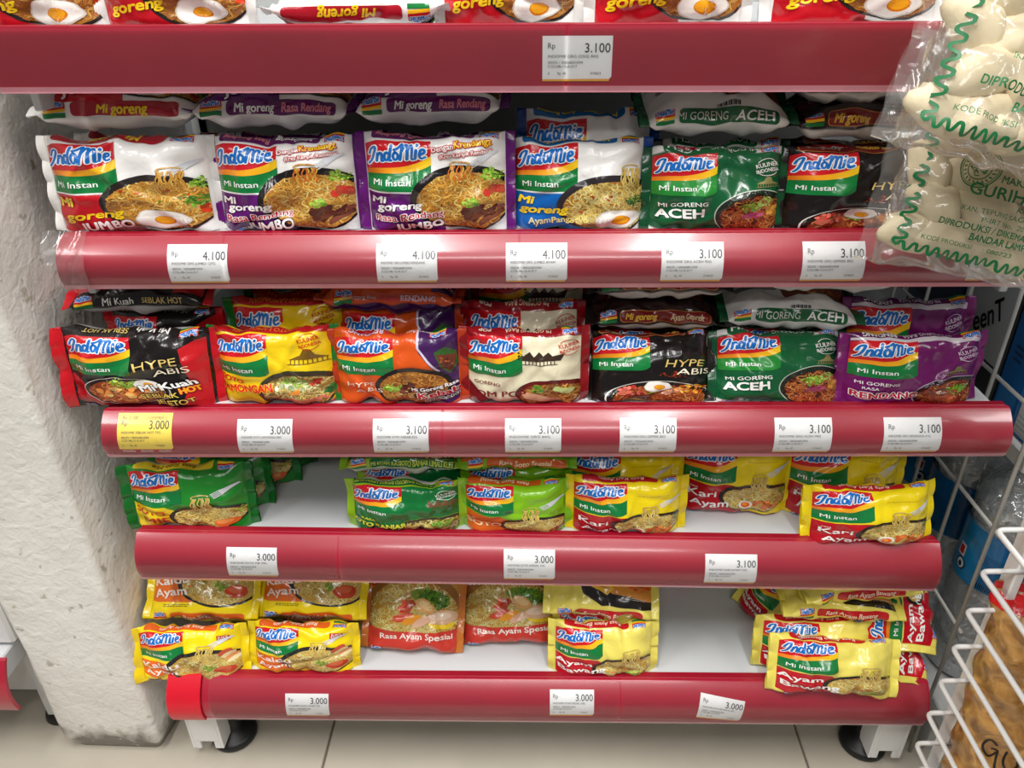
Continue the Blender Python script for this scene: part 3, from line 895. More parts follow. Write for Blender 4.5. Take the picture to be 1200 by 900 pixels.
        a.text(FL, 'MIE', -.032, -.0475, .0120, (196, 26, 30), 3, bold=.02, width=.028)
        edge_banner(a, [('Rasa Soto Mie', .010, .0062, (120, 60, 20), .03, .1, .9)], (226, 200, 40), u0=-.032)
    elif name == 'banjar':
        d.update(front=(14, 116, 54), seal=(150, 196, 30), back=(206, 206, 200), edge=(150, 192, 36))
        a.poly(FP, [(-.058, .0445), (.058, .0445), (.058, .064), (-.058, .064)], (150, 192, 36), 0)
        a.parents[FL] = FP
        brand_panel(a, line=None, s1=.0445, s0=-.012)
        bowl(a, .030, -.044, .036, .026, dark=(60, 60, 40), cols=NOODL, n=80, seed=6, rim=(150, 160, 60), base=(110, 90, 40))
        leaves(a, PIC, .040, -.036, .010, 60, [(90, 170, 40), (130, 190, 60)], 4); blobs(a, PIC, .020, -.042, .010, .006, 14, [(196, 196, 110), (120, 90, 50)], 4, r=.003)
        a.text(FL, 'RASA', -.040, -.026, .0050, (226, 226, 60), 3, bold=.04, width=.016)
        a.text(FL, 'SOTO BANJAR', -.030, -.041, .0092, (226, 226, 60), 3, bold=.05, width=.062)
        stamp(a, .046, .026, WHT, k=1.0); house(a, .046, .006, (110, 80, 50), .9, 1)
        edge_banner(a, [('MI KUAH RASA', -.016, .0050, (206, 216, 80), .02, .05, .7), ('SOTO BANJAR LIMAU KUIT', .026, .0066, (206, 222, 80), .03, .05, .50)], (20, 106, 50), u0=-.034, u1=.056)
    elif name == 'soto_spesial':
        d.update(front=(132, 194, 28), seal=(126, 190, 30), back=(120, 180, 40), edge=(128, 188, 34))
        panel(a, (214, 100, 30), u1=-.010)
        brand_panel(a, line=None)
        bowl(a, .022, -.040, .040, .024, dark=(48, 40, 34), cols=NOODL, n=120, seed=3, base=(150, 110, 50))
        lifted(a, .018, -.022, .022, .018, cols=NOODL); fork(a, PIC, .030, .002, k=1.15)
        blobs(a, PIC, .050, -.052, .010, .005, 12, [(150, 40, 34), (196, 90, 50)], 3, r=.003)
        a.text(FL, 'SOTO', -.036, -.042, .0120, (250, 220, 170), 3, bold=.04, rot=6, width=.040)
        edge_banner(a, [('Rasa Soto Spesial', .012, .0062, (244, 226, 190), .03, .12, .92)], (206, 90, 26), u0=-.030, u1=.056)
    elif name == 'kari':
        d.update(front=(246, 220, 18), seal=(240, 214, 20), back=(240, 214, 30), edge=(244, 218, 20))
        panel(a, (184, 16, 32), u1=.006)
        brand_panel(a, line=(250, 220, 30))
        bowl(a, .024, -.034, .042, .026, dark=(44, 36, 30), cols=NOODL, n=130, seed=13, base=(170, 120, 50))
        lifted(a, .024, -.018, .020, .016, cols=NOODL); fork(a, PIC, .034, .004, k=1.1)
        blobs(a, PIC, .036, -.046, .016, .006, 16, [(206, 90, 40), (226, 130, 60)], 3, r=.004); egg(a, PIC, .012, -.047, .008, fried=False)
        leaves(a, PIC, .054, -.026, .005, 18, LEAF, 4)
        small_print(a, 'small_print', .010, .024, .036, 1, (190, 160, 30))
        a.text(FL, 'rasa', -.046, -.0225, .0030, WHT, 3, width=.008)
        a.text(FL, 'Kari', -.037, -.0345, .0105, WHT, 3, bold=.03, width=.030)
        a.text(FL, 'Ayam', -.028, -.0520, .0110, WHT, 3, bold=.03, width=.042)
        edge_banner(a, [('Rasa Kari Ayam', .008, .0060, (246, 216, 200), .03, .1, .92)], (190, 22, 34), u0=-.032, u1=.050)
    elif name == 'kaldu':
        d.update(front=(248, 222, 18), seal=(240, 210, 20), back=(240, 214, 30), edge=(246, 220, 20))
        panel(a, (232, 112, 36), u1=.002, s0=-.052)
        brand_panel(a, line=(250, 226, 60), s0=-.006)
        bowl(a, .024, -.024, .048, .034, dark=(40, 38, 38), cols=NOODL, n=200, seed=17, base=(196, 150, 60))
        lifted(a, .022, -.008, .022, .018, cols=NOODL); fork(a, PIC, .028, .016, k=1.1)
        for k in range(4): a.ell(PIC, .044 + .003 * k, .004 - .006 * k, .009, .0045, ((206, 80, 50), (240, 216, 160), (226, 150, 90), (240, 220, 170))[k], 5 + .2 * k, rot=40)
        a.ell(PIC, .042, -.036, .012, .0095, (206, 70, 36), 5, wob=.04); a.ell(PIC, .041, -.033, .008, .005, (226, 110, 70), 5.4, wob=.05)
        leaves(a, PIC, .026, -.028, .008, 40, [(150, 170, 60), (110, 150, 50)], 6); blobs(a, PIC, .006, -.022, .026, .012, 10, [(226, 120, 40), (120, 150, 50)], 5, r=.002)
        a.text(FL, 'Kaldu', -.032, -.0265, .0125, (250, 238, 226), 3, bold=.04, rot=7, width=.044, xs=.8)
        a.text(FL, 'Ayam', -.032, -.0425, .0110, (250, 238, 226), 3, bold=.04, rot=7, width=.040)
        small_print(a, 'small_print', -.040, -.056, .030, 2, (90, 70, 20))
        a.rect('stamp', .036, .050, .026, .036, (206, 30, 34), 2); a.text('stamp', 'JUST', .043, .0315, .0032, WHT, 3, bold=.04, width=.011); a.text('stamp', 'EXTRA', .043, .0275, .0030, WHT, 3, bold=.04, width=.011)
        edge_banner(a, [('Rasa Kaldu Ayam', .008, .0060, (250, 230, 210), .03, .1, .90)], (226, 100, 34))
    elif name == 'spesial':
        d.update(front=(196, 146, 70), seal=(206, 120, 50), back=(150, 50, 40), edge=(190, 66, 40))
        bowl(a, .000, -.012, .066, .056, dark=(150, 100, 46), cols=NOODL, n=330, seed=23, base=(190, 140, 60))
        a.ell(PIC, .022, .010, .026, .010, (120, 150, 50), 3.4, rot=-14); leaves(a, PIC, .030, .008, .016, 110, [(70, 130, 40), (96, 160, 50), (50, 104, 36)], 5)
        leaves(a, PIC, .018, .012, .012, 60, [(70, 130, 40), (96, 160, 50)], 7)
        blobs(a, PIC, -.006, -.004, .011, .008, 26, [(206, 50, 40), (226, 90, 60)], 5, r=.0045)
        a.ell(PIC, .016, .000, .013, .0085, (232, 176, 110), 5, rot=-30); a.ell(PIC, .017, .001, .009, .005, (244, 210, 150), 5.4, rot=-30)
        for k in range(3): a.ell(PIC, -.012 + .012 * k, -.018 - .003 * k, .014, .006, ((214, 80, 50), (240, 160, 50), (236, 190, 160))[k], 5.2 + .2 * k, rot=20 + 8 * k)
        a.ell(PIC, .038, -.016, .020, .011, (226, 186, 150), 5.6, rot=10); a.ell(PIC, .036, -.014, .014, .006, (240, 214, 190), 6, rot=10)
        a.ell('stamp', .038, -.026, .016, .0075, (240, 206, 40), 6); small_print(a, 'stamp', .028, -.0245, .020, 2, (150, 60, 30), layer=7)
        a.poly(FP, [(-.058, -.036), (-.02, -.040), (.02, -.040), (.058, -.034), (.058, -.066), (-.058, -.066)], (206, 62, 50), 6)
        a.parents[FL] = FP
        a.text(FL, 'Rasa Ayam Spesial', .006, -.0505, .0088, (250, 236, 226), 8, bold=.03, rot=2, width=.092)
        brand_panel(a, line=None, s0=.004, s1=.0445, u1=-.006)
        edge_banner(a, [('Rasa Ayam Spesial', .008, .0060, (244, 196, 180), .03, .1, .85)], None)
    elif name in ('bawang', 'bawang_back'):
        d.update(front=(240, 226, 106), seal=(236, 222, 100), back=(238, 224, 104), edge=(240, 226, 106))
        panel(a, (196, 16, 36), u1=.000)
        brand_panel(a, line=(240, 226, 106))
        bowl(a, .026, -.036, .040, .026, dark=(44, 36, 30), cols=NOODL, n=130, seed=31, base=(190, 140, 60))
        lifted(a, .032, -.020, .022, .020, cols=NOODL)
        blobs(a, PIC, .024, -.044, .020, .006, 14, [(226, 120, 50), (196, 150, 60)], 5, r=.003); leaves(a, PIC, .036, -.050, .010, 30, LET, 7)
        a.text(FL, 'Ayam', -.036, -.0300, .0110, WHT, 3, bold=.04, rot=2, width=.042)
        a.text(FL, 'Bawang', -.026, -.0470, .0110, WHT, 3, bold=.04, rot=2, width=.056)
        edge_banner(a, [('Rasa Ayam Bawang', .008, .0056, (250, 226, 200), .03, .12, .90)], (196, 22, 34), u0=-.030, u1=.048)
        if name == 'bawang_back':
            # pack showing its serving-suggestion side
            a.parts.clear(); a.order.clear(); a.parents.clear()
            a.poly(FP, [(-.058, .050), (.058, .050), (.058, .040), (-.010, .030), (-.058, .028)], (196, 20, 36), 0)
            a.poly(PIC, [(-.006, .016), (.058, .026), (.058, -.058), (.030, -.056), (-.010, -.050), (-.022, -.030), (-.020, -.010)], (226, 150, 60), 0)
            a.poly(PIC, [(-.030, -.006), (-.010, -.014), (.012, -.040), (.058, -.050), (.058, -.064), (.000, -.060), (-.022, -.040)], (34, 28, 26), 2)
            a.poly(PIC, [(-.024, -.002), (.006, -.018), (.014, -.032), (.006, -.042), (-.012, -.030)], (240, 190, 50), 4)
            a.text(PIC, 'dengan', -.006, -.022, .0035, (150, 40, 30), 6, bold=.03, rot=-18, width=.018)
            a.text(PIC, 'Minyak Bawang', -.004, -.029, .0035, (150, 40, 30), 6, bold=.03, rot=-18, width=.026)
            egg(a, PIC, .012, -.006, .0155, fried=False, layer=5, rot=20)
            leaves(a, PIC, .032, .008, .010, 60, [(170, 196, 60), (130, 170, 50)], 4, layer=5)
            blobs(a, PIC, .044, -.020, .013, .012, 40, [(214, 96, 30), (190, 70, 24), (232, 130, 50)], 6, r=.0055, layer=5)
            noodles(a, PIC, .030, .024, .030, .008, 60, NOODL, 8, layer=2)
            small_print(a, 'small_print', -.054, .018, .030, 6, (50, 44, 30)); small_print(a, 'small_print', .022, -.046, .030, 2, (226, 220, 210), layer=4)
            edge_banner(a, [('Rasa Ayam Bawang', .008, .0056, (250, 226, 200), .03, .12, .90)], (196, 22, 34), u0=-.030, u1=.048)
    d['art'] = a
    return d

_designs = {}
def get_design(name):
    if name not in _designs:
        d = design(name)
        d['cache'] = {}
        for p in d['art'].order:
            V, T, C, N = d['art'].merged(p, .0032)
            if not p.startswith('edge_banner'):
                s_ = V[:, 1]   # the lower half of the face rides higher, as the filled pack sits
                V[:, 1] = np.where(s_ < -.010, -.0031 + (s_ + .010) * .69, .0405 - (.0445 - s_) * .80)
            if p == PIC: N = N + 1.6
            if p == FL: N = N + 4.5
            d['cache'][p] = (V, T, C, N)
        _designs[name] = d
    return _designs[name]

# ------------------------------------------------------------------ pillow pack surface
P0 = 4 * (.044 - .015) + 2 * math.pi * .015
class Pouch:
    def __init__(self, W=.135, H=.088, T=.030, seed=0, clamp=True, fold=(0.0, 0.0), wr=1.0, seal=.009):
        self.W, self.b0 = W, T / 2
        self.P = 4 * (H / 2 - T / 2) + math.pi * T
        self.H, self.seal, self.clamp, self.fold = H, seal, clamp, fold
        rn = np.random.RandomState(seed + 11)
        self.ku = W / .135; self.ks = self.P / P0
        n = 7
        lam = rn.uniform(.022, .055, n); ang = rn.uniform(0, np.pi, n)
        self.kx = 2 * np.pi / lam * np.cos(ang); self.ky = 2 * np.pi / lam * np.sin(ang)
        self.ph = rn.uniform(0, 6.28, n); self.am = wr * rn.uniform(.00025, .00065, n)
        self.rad = rn.uniform(0, 6.28, 4); self.lr = rn.uniform(.017, .026, 4); self.wr = wr
        self.tw = rn.uniform(-.04, .04)
        # a few straight creases: (angle, offset, depth, width)
        self.cr = [(rn.uniform(0, np.pi), rn.uniform(-.04, .04), rn.choice([-1, 1]) * rn.uniform(.0006, .0014) * wr, rn.uniform(.003, .006)) for _ in range(8)]
    def raw(self, u, s):
        e = self.W / 2 - self.seal - np.abs(u)
        x = np.clip(e / .034, 0, 1)
        b = .0005 + self.b0 * np.sin(x * np.pi / 2) ** .85
        a = np.minimum(self.P / 4 - .571 * b, self.H / 2 * 1.075)
        s = s * (4 * (a - b) + 2 * np.pi * b) / self.P
        L = a - b
        sg = np.sign(s) + (s == 0); q = np.abs(s)
        th = np.clip((q - L) / b, 0, np.pi)
        y = -b * np.cos(th)
        back = np.maximum(q - L - np.pi * b, 0)
        z = sg * (np.minimum(q, L) + b * np.sin(th) - back)
        ny, nz = -np.cos(th), sg * np.sin(th)
        bulge = .0030 * np.cos(np.clip(q / np.maximum(L, 1e-4), 0, 1) * np.pi / 2) * x + .0012 * x * np.cos(np.clip((2 * (a - b) + np.pi * b - q) / np.maximum(L, 1e-4), 0, 1) * np.pi / 2)
        env = np.clip(x * 1.6, 0, 1)
        d = np.zeros_like(u)
        for kx, ky, ph, am in zip(self.kx, self.ky, self.ph, self.am):
            d = d + am * np.sin(kx * u + ky * s + ph)
        for an, of, dp, wd_ in self.cr:
            t = u * np.cos(an) + s * np.sin(an) - of
            d = d + dp * np.exp(-(t / wd_) ** 2)
        # gathers radiating from the two sealed ends
        g = np.exp(-np.clip(e, 0, 1) / .018) * np.clip(e / .006, 0, 1)
        side = (u > 0)
        wv = np.where(side, np.sin(2 * np.pi * s / self.lr[0] + self.rad[0]) + .6 * np.sin(2 * np.pi * s / self.lr[1] + self.rad[1]),
                      np.sin(2 * np.pi * s / self.lr[2] + self.rad[2]) + .6 * np.sin(2 * np.pi * s / self.lr[3] + self.rad[3]))
        d = d * env + g * wv * .0011 * self.wr
        n = d + bulge
        X = u
        Y = y + ny * n + self.tw * u * z / self.H
        Z = z + nz * n
        ex = np.clip(np.abs(u) - (self.W / 2 - .020), 0, 1) / .020
        Y = Y + np.where(side, self.fold[1], self.fold[0]) * ex ** 1.5
        # sealed ends wave a little
        Y = Y + .0020 * self.wr * np.clip(-e / .009 + .3, 0, 1.2) * np.sin(2 * np.pi * s / .045 + self.rad[0])
        Z = Z + self.H / 2
        if self.clamp:
            t = .003
            Z = np.where(Z < t, t * np.exp(np.clip((Z - t) / t, -30, 0)) * .999, Z)
        return np.stack([X, Y, Z], -1)
    def at(self, u, s, n=None):
        p = self.raw(u, s)
        h = .0006
        du = self.raw(u + h, s) - self.raw(u - h, s)
        ds = self.raw(u, s + h) - self.raw(u, s - h)
        N = np.cross(du, ds)
        N /= np.maximum(np.linalg.norm(N, axis=-1), 1e-12)[..., None]
        if n is not None: p = p + N * np.asarray(n)[..., None]
        return p, N

def grid_faces(nu, ns, wrap):
    i = np.arange(nu - 1)[:, None]; j = np.arange(ns if wrap else ns - 1)[None, :]
    j1 = (j + 1) % ns
    return np.stack([i * ns + j, (i + 1) * ns + j, (i + 1) * ns + j1, i * ns + j1], -1).reshape(-1, 4)

def pack_matrix(x, y, z, lean, yaw, roll):
    return Matrix.Translation((x, y, z)) @ Matrix.Rotation(R(yaw), 4, 'Z') @ Matrix.Rotation(R(-lean), 4, 'X') @ Matrix.Rotation(R(roll), 4, 'Y')

PACK_GROUPS = {}
_pack_i = [0]
def noodle_pack(fl, x, y, z, label, lean=0, yaw=0, roll=0, W=.135, H=.088, T=.030, lod=0, clamp=True, fold=(0, 0), wr=1.45, seed=None, group='noodle packs on the shelves'):
    _pack_i[0] += 1
    d = get_design(fl)
    sd = seed if seed is not None else _pack_i[0] * 7
    pc = Pouch(W, H, T, sd, clamp, fold, wr)
    root = empty('noodle_pack', pack_matrix(x, y, z, lean, yaw, roll))
    tag(root, label, 'noodle pack', group)
    # pouch
    nu, ns = (62, 96) if lod == 0 else (40, 60)
    us = np.linspace(-W / 2 + pc.seal, W / 2 - pc.seal, nu)
    ss = (np.arange(ns) / ns - .5) * pc.P
    U, S = np.meshgrid(us, ss, indexing='ij'); U = U.ravel(); S = S.ravel()
    V, N = pc.at(U, S)
    q = np.abs(S) / pc.ks
    edge = d['edge'] or d['front']
    cols = np.where((q < .0420)[:, None], lin(d['front']), np.where((q < .0560)[:, None], lin(edge), lin(d['back'])))
    obj('pouch', np_mesh('pouch', V, grid_faces(nu, ns, True), M['film'], cols), root)
    # crimped end seals
    for sgn in (-1, 1):
        k = 9
        us = np.linspace(W / 2 - pc.seal, W / 2, k)
        us = us if sgn > 0 else -us[::-1]
        U, S = np.meshgrid(us, ss, indexing='ij'); U = U.ravel(); S = S.ravel()
        V, N = pc.at(U, S)
        rid = .0003 * ((np.arange(k) % 2) * 2 - 1)
        V = V + N * 0 + np.stack([np.zeros(k * ns), np.repeat(rid, ns), np.zeros(k * ns)], -1)
        obj('end_seal', np_mesh('end_seal', V, grid_faces(k, ns, True), M['film'], np.tile(lin(d['seal']), (len(V), 1))), root)
    # print
    made = {}
    skip = {1: (PIC, 'stamp', 'small_print'), 0: ()}[lod]
    for p in d['art'].order:
        if p in skip: continue
        v2, T_, C, Nl = d['cache'][p]
        V, N = pc.at(v2[:, 0] * pc.ku, v2[:, 1] * pc.ks, .00030 + .00015 * Nl)
        me = np_mesh(p, V, T_, M['film'], C, N)
        made[p] = obj('edge_banner' if p == 'edge_banner_top' else p.split('#')[0], me, root)
    for c, p in d['art'].parents.items():
        if c in made and p in made: made[c].parent = made[p]
    return root

# ------------------------------------------------------------------ the setting
def build_setting():
    # floor: grout bed with separate tiles
    fb = bm_obj('floor', box_bm(-1.6, 1.6, -.75, 1.6, -.03, -.0025), M['grout'])
    tag(fb, kind='structure')
    xs = [-1.577, -.932, -.287, .358, 1.003]
    ys = [-.72, -.115, .49, 1.095]
    me = None
    for x in xs:
        for y in ys:
            if me is None:
                b = box_bm(0, .642, 0, .602, -.012, 0, bevel=.0012, seg=1)
                me = bpy.data.meshes.new('tile'); b.to_mesh(me); b.free(); me.materials.append(M['tile'])
            o = obj('tile', me, fb); o.location = (x + .0015, y + .0015, 0)
    # plastered column at the left of the shelf
    bm = bmesh.new()
    nx = 60
    rn = random.Random(4)
    prof = []
    x0, x1, y0, y1 = -.640, -.507, .016, .50
    c = .007
    prof = [(x0, y1), (x0, y0 + c), (x0 + c * .3, y0 + c * .3), (x0 + c, y0), ((x0 + x1) / 2, y0), (x1 - c, y0), (x1 - c * .3, y0 + c * .3), (x1, y0 + c), (x1, .12), (x1, .25), (x1, y1)]
    zs = [0, .012, .03, .06] + [.06 + .045 * i for i in range(1, 32)]
    rows = []
    for z in zs:
        row = []
        for (px, py) in prof:
            chip = (.010 * (1 - z / .03) if z < .03 else 0)
            jx = .0022 * math.sin(z * 9 + py * 5) + .0012 * math.sin(z * 31 + 2) + rn.uniform(-.0008, .0008)
            jy = .0022 * math.sin(z * 11 + px * 7) + rn.uniform(-.0008, .0008)
            sx = -1 if px > -.57 else 1
            row.append(bm.verts.new((px + jx + sx * chip * (py < .1), py + jy + chip * (py < .1), z)))
        rows.append(row)
    for r0, r1 in zip(rows, rows[1:]):
        for i in range(len(prof) - 1):
            bm.faces.new((r0[i], r0[i + 1], r1[i + 1], r1[i]))
        bm.faces.new((r0[-1], r0[0], r1[0], r1[-1]))
    bm.faces.new(rows[-1])
    w = bm_obj('wall_left', bm, M['plaster'], smooth=True)
    tag(w, kind='structure')
    w2 = bm_obj('wall_back', box_bm(-1.6, 1.6, 1.5, 1.56, 0, 1.5), M['wall'])
    tag(w2, kind='structure')
build_setting()

# ------------------------------------------------------------------ shelving unit
# rails: y of the face, top z, height, bulge, x range
RAILS = [dict(y=.052, z=.8935, h=.0505, sag=.0010, back=.000, x0=-.464, x1=.475, tilt=-.0060),
         dict(y=.050, z=.7135, h=.0465, sag=.0070, back=.014, x0=-.461, x1=.458, tilt=.0010),
         dict(y=.026, z=.5350, h=.0470, sag=.0075, back=.015, x0=-.456, x1=.474, tilt=.0060),
         dict(y=.020, z=.3690, h=.0555, sag=.0080, back=.015, x0=-.459, x1=.446, tilt=-.0080),
         dict(y=-.004, z=.1640, h=.0575, sag=.0080, back=.015, x0=-.418, x1=.472, tilt=.0060)]
DECK = [.886, .709, .531, .363, .158]

def rail_point(r, x, t, n=0.0):
    """t = distance down the face from its top edge"""
    tau = np.asarray(t, float) / r['h']; x = np.asarray(x, float)
    cx = (x - r['x0']) / (r['x1'] - r['x0']) - .5
    y = r['y'] - r['sag'] * 4 * tau * (1 - tau) + r['back'] * (1 - tau) ** 2
    dy = -r['sag'] * 4 * (1 - 2 * tau) - 2 * r['back'] * (1 - tau)
    z = r['z'] + r['tilt'] * cx - r['h'] * tau
    nl = np.sqrt(dy ** 2 + r['h'] ** 2)
    ny, nz = -r['h'] / nl, -dy / nl * -1
    ny = -np.abs(ny); nz = -dy / nl
    return np.stack([x + 0 * tau, y + ny * n, z - 0 * x + (-nz) * n * -1], -1)

def strip(r, x0, x1, t0, t1, n, thick, nx=30, nt=14):
    """curved strip with thickness following the rail face"""
    X, T = np.meshgrid(np.linspace(x0, x1, nx), np.linspace(t0, t1, nt), indexing='ij')
    A = rail_point(r, X.ravel(), T.ravel(), n)
    B = A + np.array([0, thick, 0])
    F1 = grid_faces(nx, nt, False)
    k = nx * nt
    F = [F1[:, ::-1], F1 + k]
    e = []
    for i in range(nx - 1):
        e.append((i * nt, (i + 1) * nt, (i + 1) * nt + k, i * nt + k))
        e.append((i * nt + nt - 1 + k, (i + 1) * nt + nt - 1 + k, (i + 1) * nt + nt - 1, i * nt + nt - 1))
    for j in range(nt - 1):
        e.append((j + k, j + 1 + k, j + 1, j)); q = (nx - 1) * nt
        e.append((q + j, q + j + 1, q + j + 1 + k, q + j + k))
    return np.vstack([A, B]), np.vstack(F + [np.array(e)])

def fix_normals(o):
    bm = bmesh.new(); bm.from_mesh(o.data); bmesh.ops.recalc_face_normals(bm, faces=bm.faces)
    bm.to_mesh(o.data); bm.free(); return o

def flat_shade_edges(me, ang=40):
    me.set_sharp_from_angle(angle=R(ang))

def build_shelving():
    root = empty('shelving_unit', loc=(0, 0, 0))
    tag(root, 'white metal shop shelving with five decks edged by dark red price rails', 'shelving')
    for i, r in enumerate(RAILS):
        dz = DECK[i]
        yf = r['y'] + r['back'] + .006
        dk = bm_obj('shelf_deck', box_bm(r['x0'] + .004, r['x1'] - .004, yf, .44, dz - .028, dz, bevel=.0015, seg=1), M['deck'], root)
        V, F = strip(r, r['x0'], r['x1'], 0, r['h'], 0, .0045, nx=40, nt=16)
        rl = obj('price_rail', np_mesh('price_rail', V, F, M['rail']), dk)
        fix_normals(rl); flat_shade_edges(rl.data)
        # turned-in top edge of the rail, darker red
        b = bmesh.new()
        b = box_bm(r['x0'] + .001, r['x1'] - .001, r['y'] + r['back'] + .0035, yf + .007, r['z'] - .010, r['z'] + .0005, bevel=.001, seg=1)
        for v in b.verts: v.co.z += r['tilt'] * ((v.co.x - r['x0']) / (r['x1'] - r['x0']) - .5)
        bm_obj('rail_top_edge', b, M['rail_edge'], dk)
        # pale lip along the bottom
        V, F = strip(r, r['x0'], r['x1'], r['h'] - .0034, r['h'] + .0016, .0012, .0045, nx=30, nt=4)
        lp = obj('rail_lip', np_mesh('rail_lip', V, F, M['rail_lip']), dk); fix_normals(lp); flat_shade_edges(lp.data)
        # clear tag covers
        cuts = {0: [-.466, .02, .476], 1: [-.474, -.30, -.02, .458], 2: [-.456, -.10, .474], 3: [-.459, -.2265, .446], 4: [-.410, .10, .470]}[i]
        for a, b_ in zip(cuts, cuts[1:]):
            X, T = np.meshgrid(np.linspace(a + .0012, b_ - .0012, 24), np.linspace(.001, r['h'] - .001, 14), indexing='ij')
            V = rail_point(r, X.ravel(), T.ravel(), .0020)
            obj('clear_cover', np_mesh('clear_cover', V, grid_faces(24, 14, False)[:, ::-1], M['cover']), dk)
        if i == 1:   # loose end of the clear sleeve
            X, T = np.meshgrid(np.linspace(-.474, -.432, 20), np.linspace(-.002, r['h'] + .003, 18), indexing='ij')
            V = rail_point(r, X.ravel(), T.ravel(), .0045)
            V[:, 1] += .0016 * np.sin(X.ravel() * 400 + T.ravel() * 160) + .001 * np.sin(T.ravel() * 420)
            obj('loose_sleeve', np_mesh('loose_sleeve', V, grid_faces(20, 18, False)[:, ::-1], M['bagfilm']), dk)
        # brackets under the deck
        for sx in (-1, 1):
            bm_obj('bracket', box_bm(sx * .455 - .004, sx * .455 + .004, r['y'] + .03, .44, dz - .062, dz - .028, bevel=.001, seg=1), M['deck'], dk)
    bm_obj('back_panel', box_bm(-.462, .462, .44, .455, .06, 1.25), M['shelf_back'], root)
    for sx in (-1, 1):
        bm_obj('upright', box_bm(sx * .462 - .012, sx * .462 + .012, .44, .50, 0, 1.3, bevel=.002, seg=1), M['steel'], root)
    # end cap, feet
    r = RAILS[4]
    rc = dict(r); rc['x0'] = -.461
    V, F = strip(rc, -.461, -.419, -.001, r['h'] - .001, .0030, .016, nx=10, nt=14)
    c = obj('end_cap', np_mesh('end_cap', V, F, M['rail_cap']), root); fix_normals(c); flat_shade_edges(c.data)
    for sx, x in ((-1, -.440), (1, .452)):
        leg = bmesh.new()
        for (a, b_, c0, c1, z0, z1) in ((-.021, -.017, .012, .050, .020, .108), (.017, .021, .012, .050, .020, .108), (-.017, .017, .012, .016, .034, .108), (-.017, -.009, .012, .016, .020, .036), (.009, .017, .012, .016, .020, .036)):
            box_bm(x + a, x + b_, c0, c1, z0, z1, bevel=.0008, seg=1, bm=leg)
        lg = bm_obj('base_leg', leg, M['white_paint'], root)
        ft = obj('foot', lathe_mesh('foot', [(.028, 0), (.030, .003), (.030, .009), (.026, .013), (.012, .016), (.010, .030), (.010, .05)], M['rubber'], 28), lg)
        ft.location = (x + (.020 if sx < 0 else -.012), .048, 0)
    return root
build_shelving()

# ------------------------------------------------------------------ price tags
def price_tag(ri, x, price, line, label, promo=False, rot=0.0, t0=None, w=.0575, h=.0335):
    r = RAILS[ri]
    a = Art(lim=(-1, 1, -1, 1))
    body = (250, 224, 96) if promo else (240, 240, 240)
    c = .0022
    a.poly('card', [(-w / 2, -h / 2), (w / 2 - c, -h / 2), (w / 2, -h / 2 + c), (w / 2, h / 2), (-w / 2, h / 2)], body, 0)
    if promo:
        a.rect('colour_stripe', -w / 2, w / 2, -h / 2 - .0042, -h / 2, (196, 30, 44), 0)
        for k in range(3): a.text('colour_stripe', 'PROMO', -w / 3 + k * w / 3, -h / 2 - .0034, .0024, (250, 250, 246), 1, bold=.05, width=.013)
        a.text('small_print', 'Rp. 3.100', -w * .27, h * .36, .0026, (60, 56, 40), 1, width=.016)
        a.text('small_print', '1-15 DESEMBER 23', w * .2, h * .36, .0022, (110, 100, 60), 1, width=.024)
    else:
        a.poly('colour_stripe', [(-w / 2, -h / 2 - .0013), (w / 2 - c, -h / 2 - .0013), (w / 2 - .001, -h / 2 + .0006), (-w / 2, -h / 2 + .0003)], (236, 170, 60), .3)
    dk = (44, 46, 52)
    a.text('small_print', 'Rp', -w * .37, h * .22, .0042, (90, 92, 98), 1)
    a.text('price_lettering', price, w * .47 if not promo else w * .45, h * .13, .0070, dk, 1, align='R', xs=.98)
    a.text('small_print', line, -w * .42, h * .01, .0021, (96, 98, 102), 1, align='L', width=w * .72)
    a.text('small_print', '00535 / 20036001094', -w * .42, -h * .13, .0020, (96, 98, 102), 1, align='L', width=w * .50)
    a.text('small_print', 'C/22-08-12-A-017', -w * .42, -h * .22, .0020, (96, 98, 102), 1, align='L', width=w * .42)
    a.text('small_print', '0', -w * .41, -h * .38, .0020, (96, 98, 102), 1)
    a.text('small_print', 'Rp. 40', -w * .22, -h * .38, .0020, (96, 98, 102), 1, width=w * .12)
    a.text('small_print', '010623', w * .27, -h * .38, .0020, (96, 98, 102), 1, width=w * .15)
    tc = (t0 if t0 is not None else .5) * r['h']
    base = rail_point(r, x, tc, 0)
    root = empty('price_tag', loc=tuple(base)); tag(root, label, 'price tag', 'paper price tags on the red rails')
    for p in a.order:
        V2, T, C, N = a.merged(p, .006)
        cs, sn = math.cos(R(rot)), math.sin(R(rot))
        X = V2[:, 0] * cs - V2[:, 1] * sn; Y = V2[:, 0] * sn + V2[:, 1] * cs
        P3 = rail_point(r, x + X, np.clip(tc - Y, -.001, r['h'] + .004), .0005 + .00035 * N) - base
        obj(p, np_mesh(p, P3, T, M['paper'], C), root)
    return root

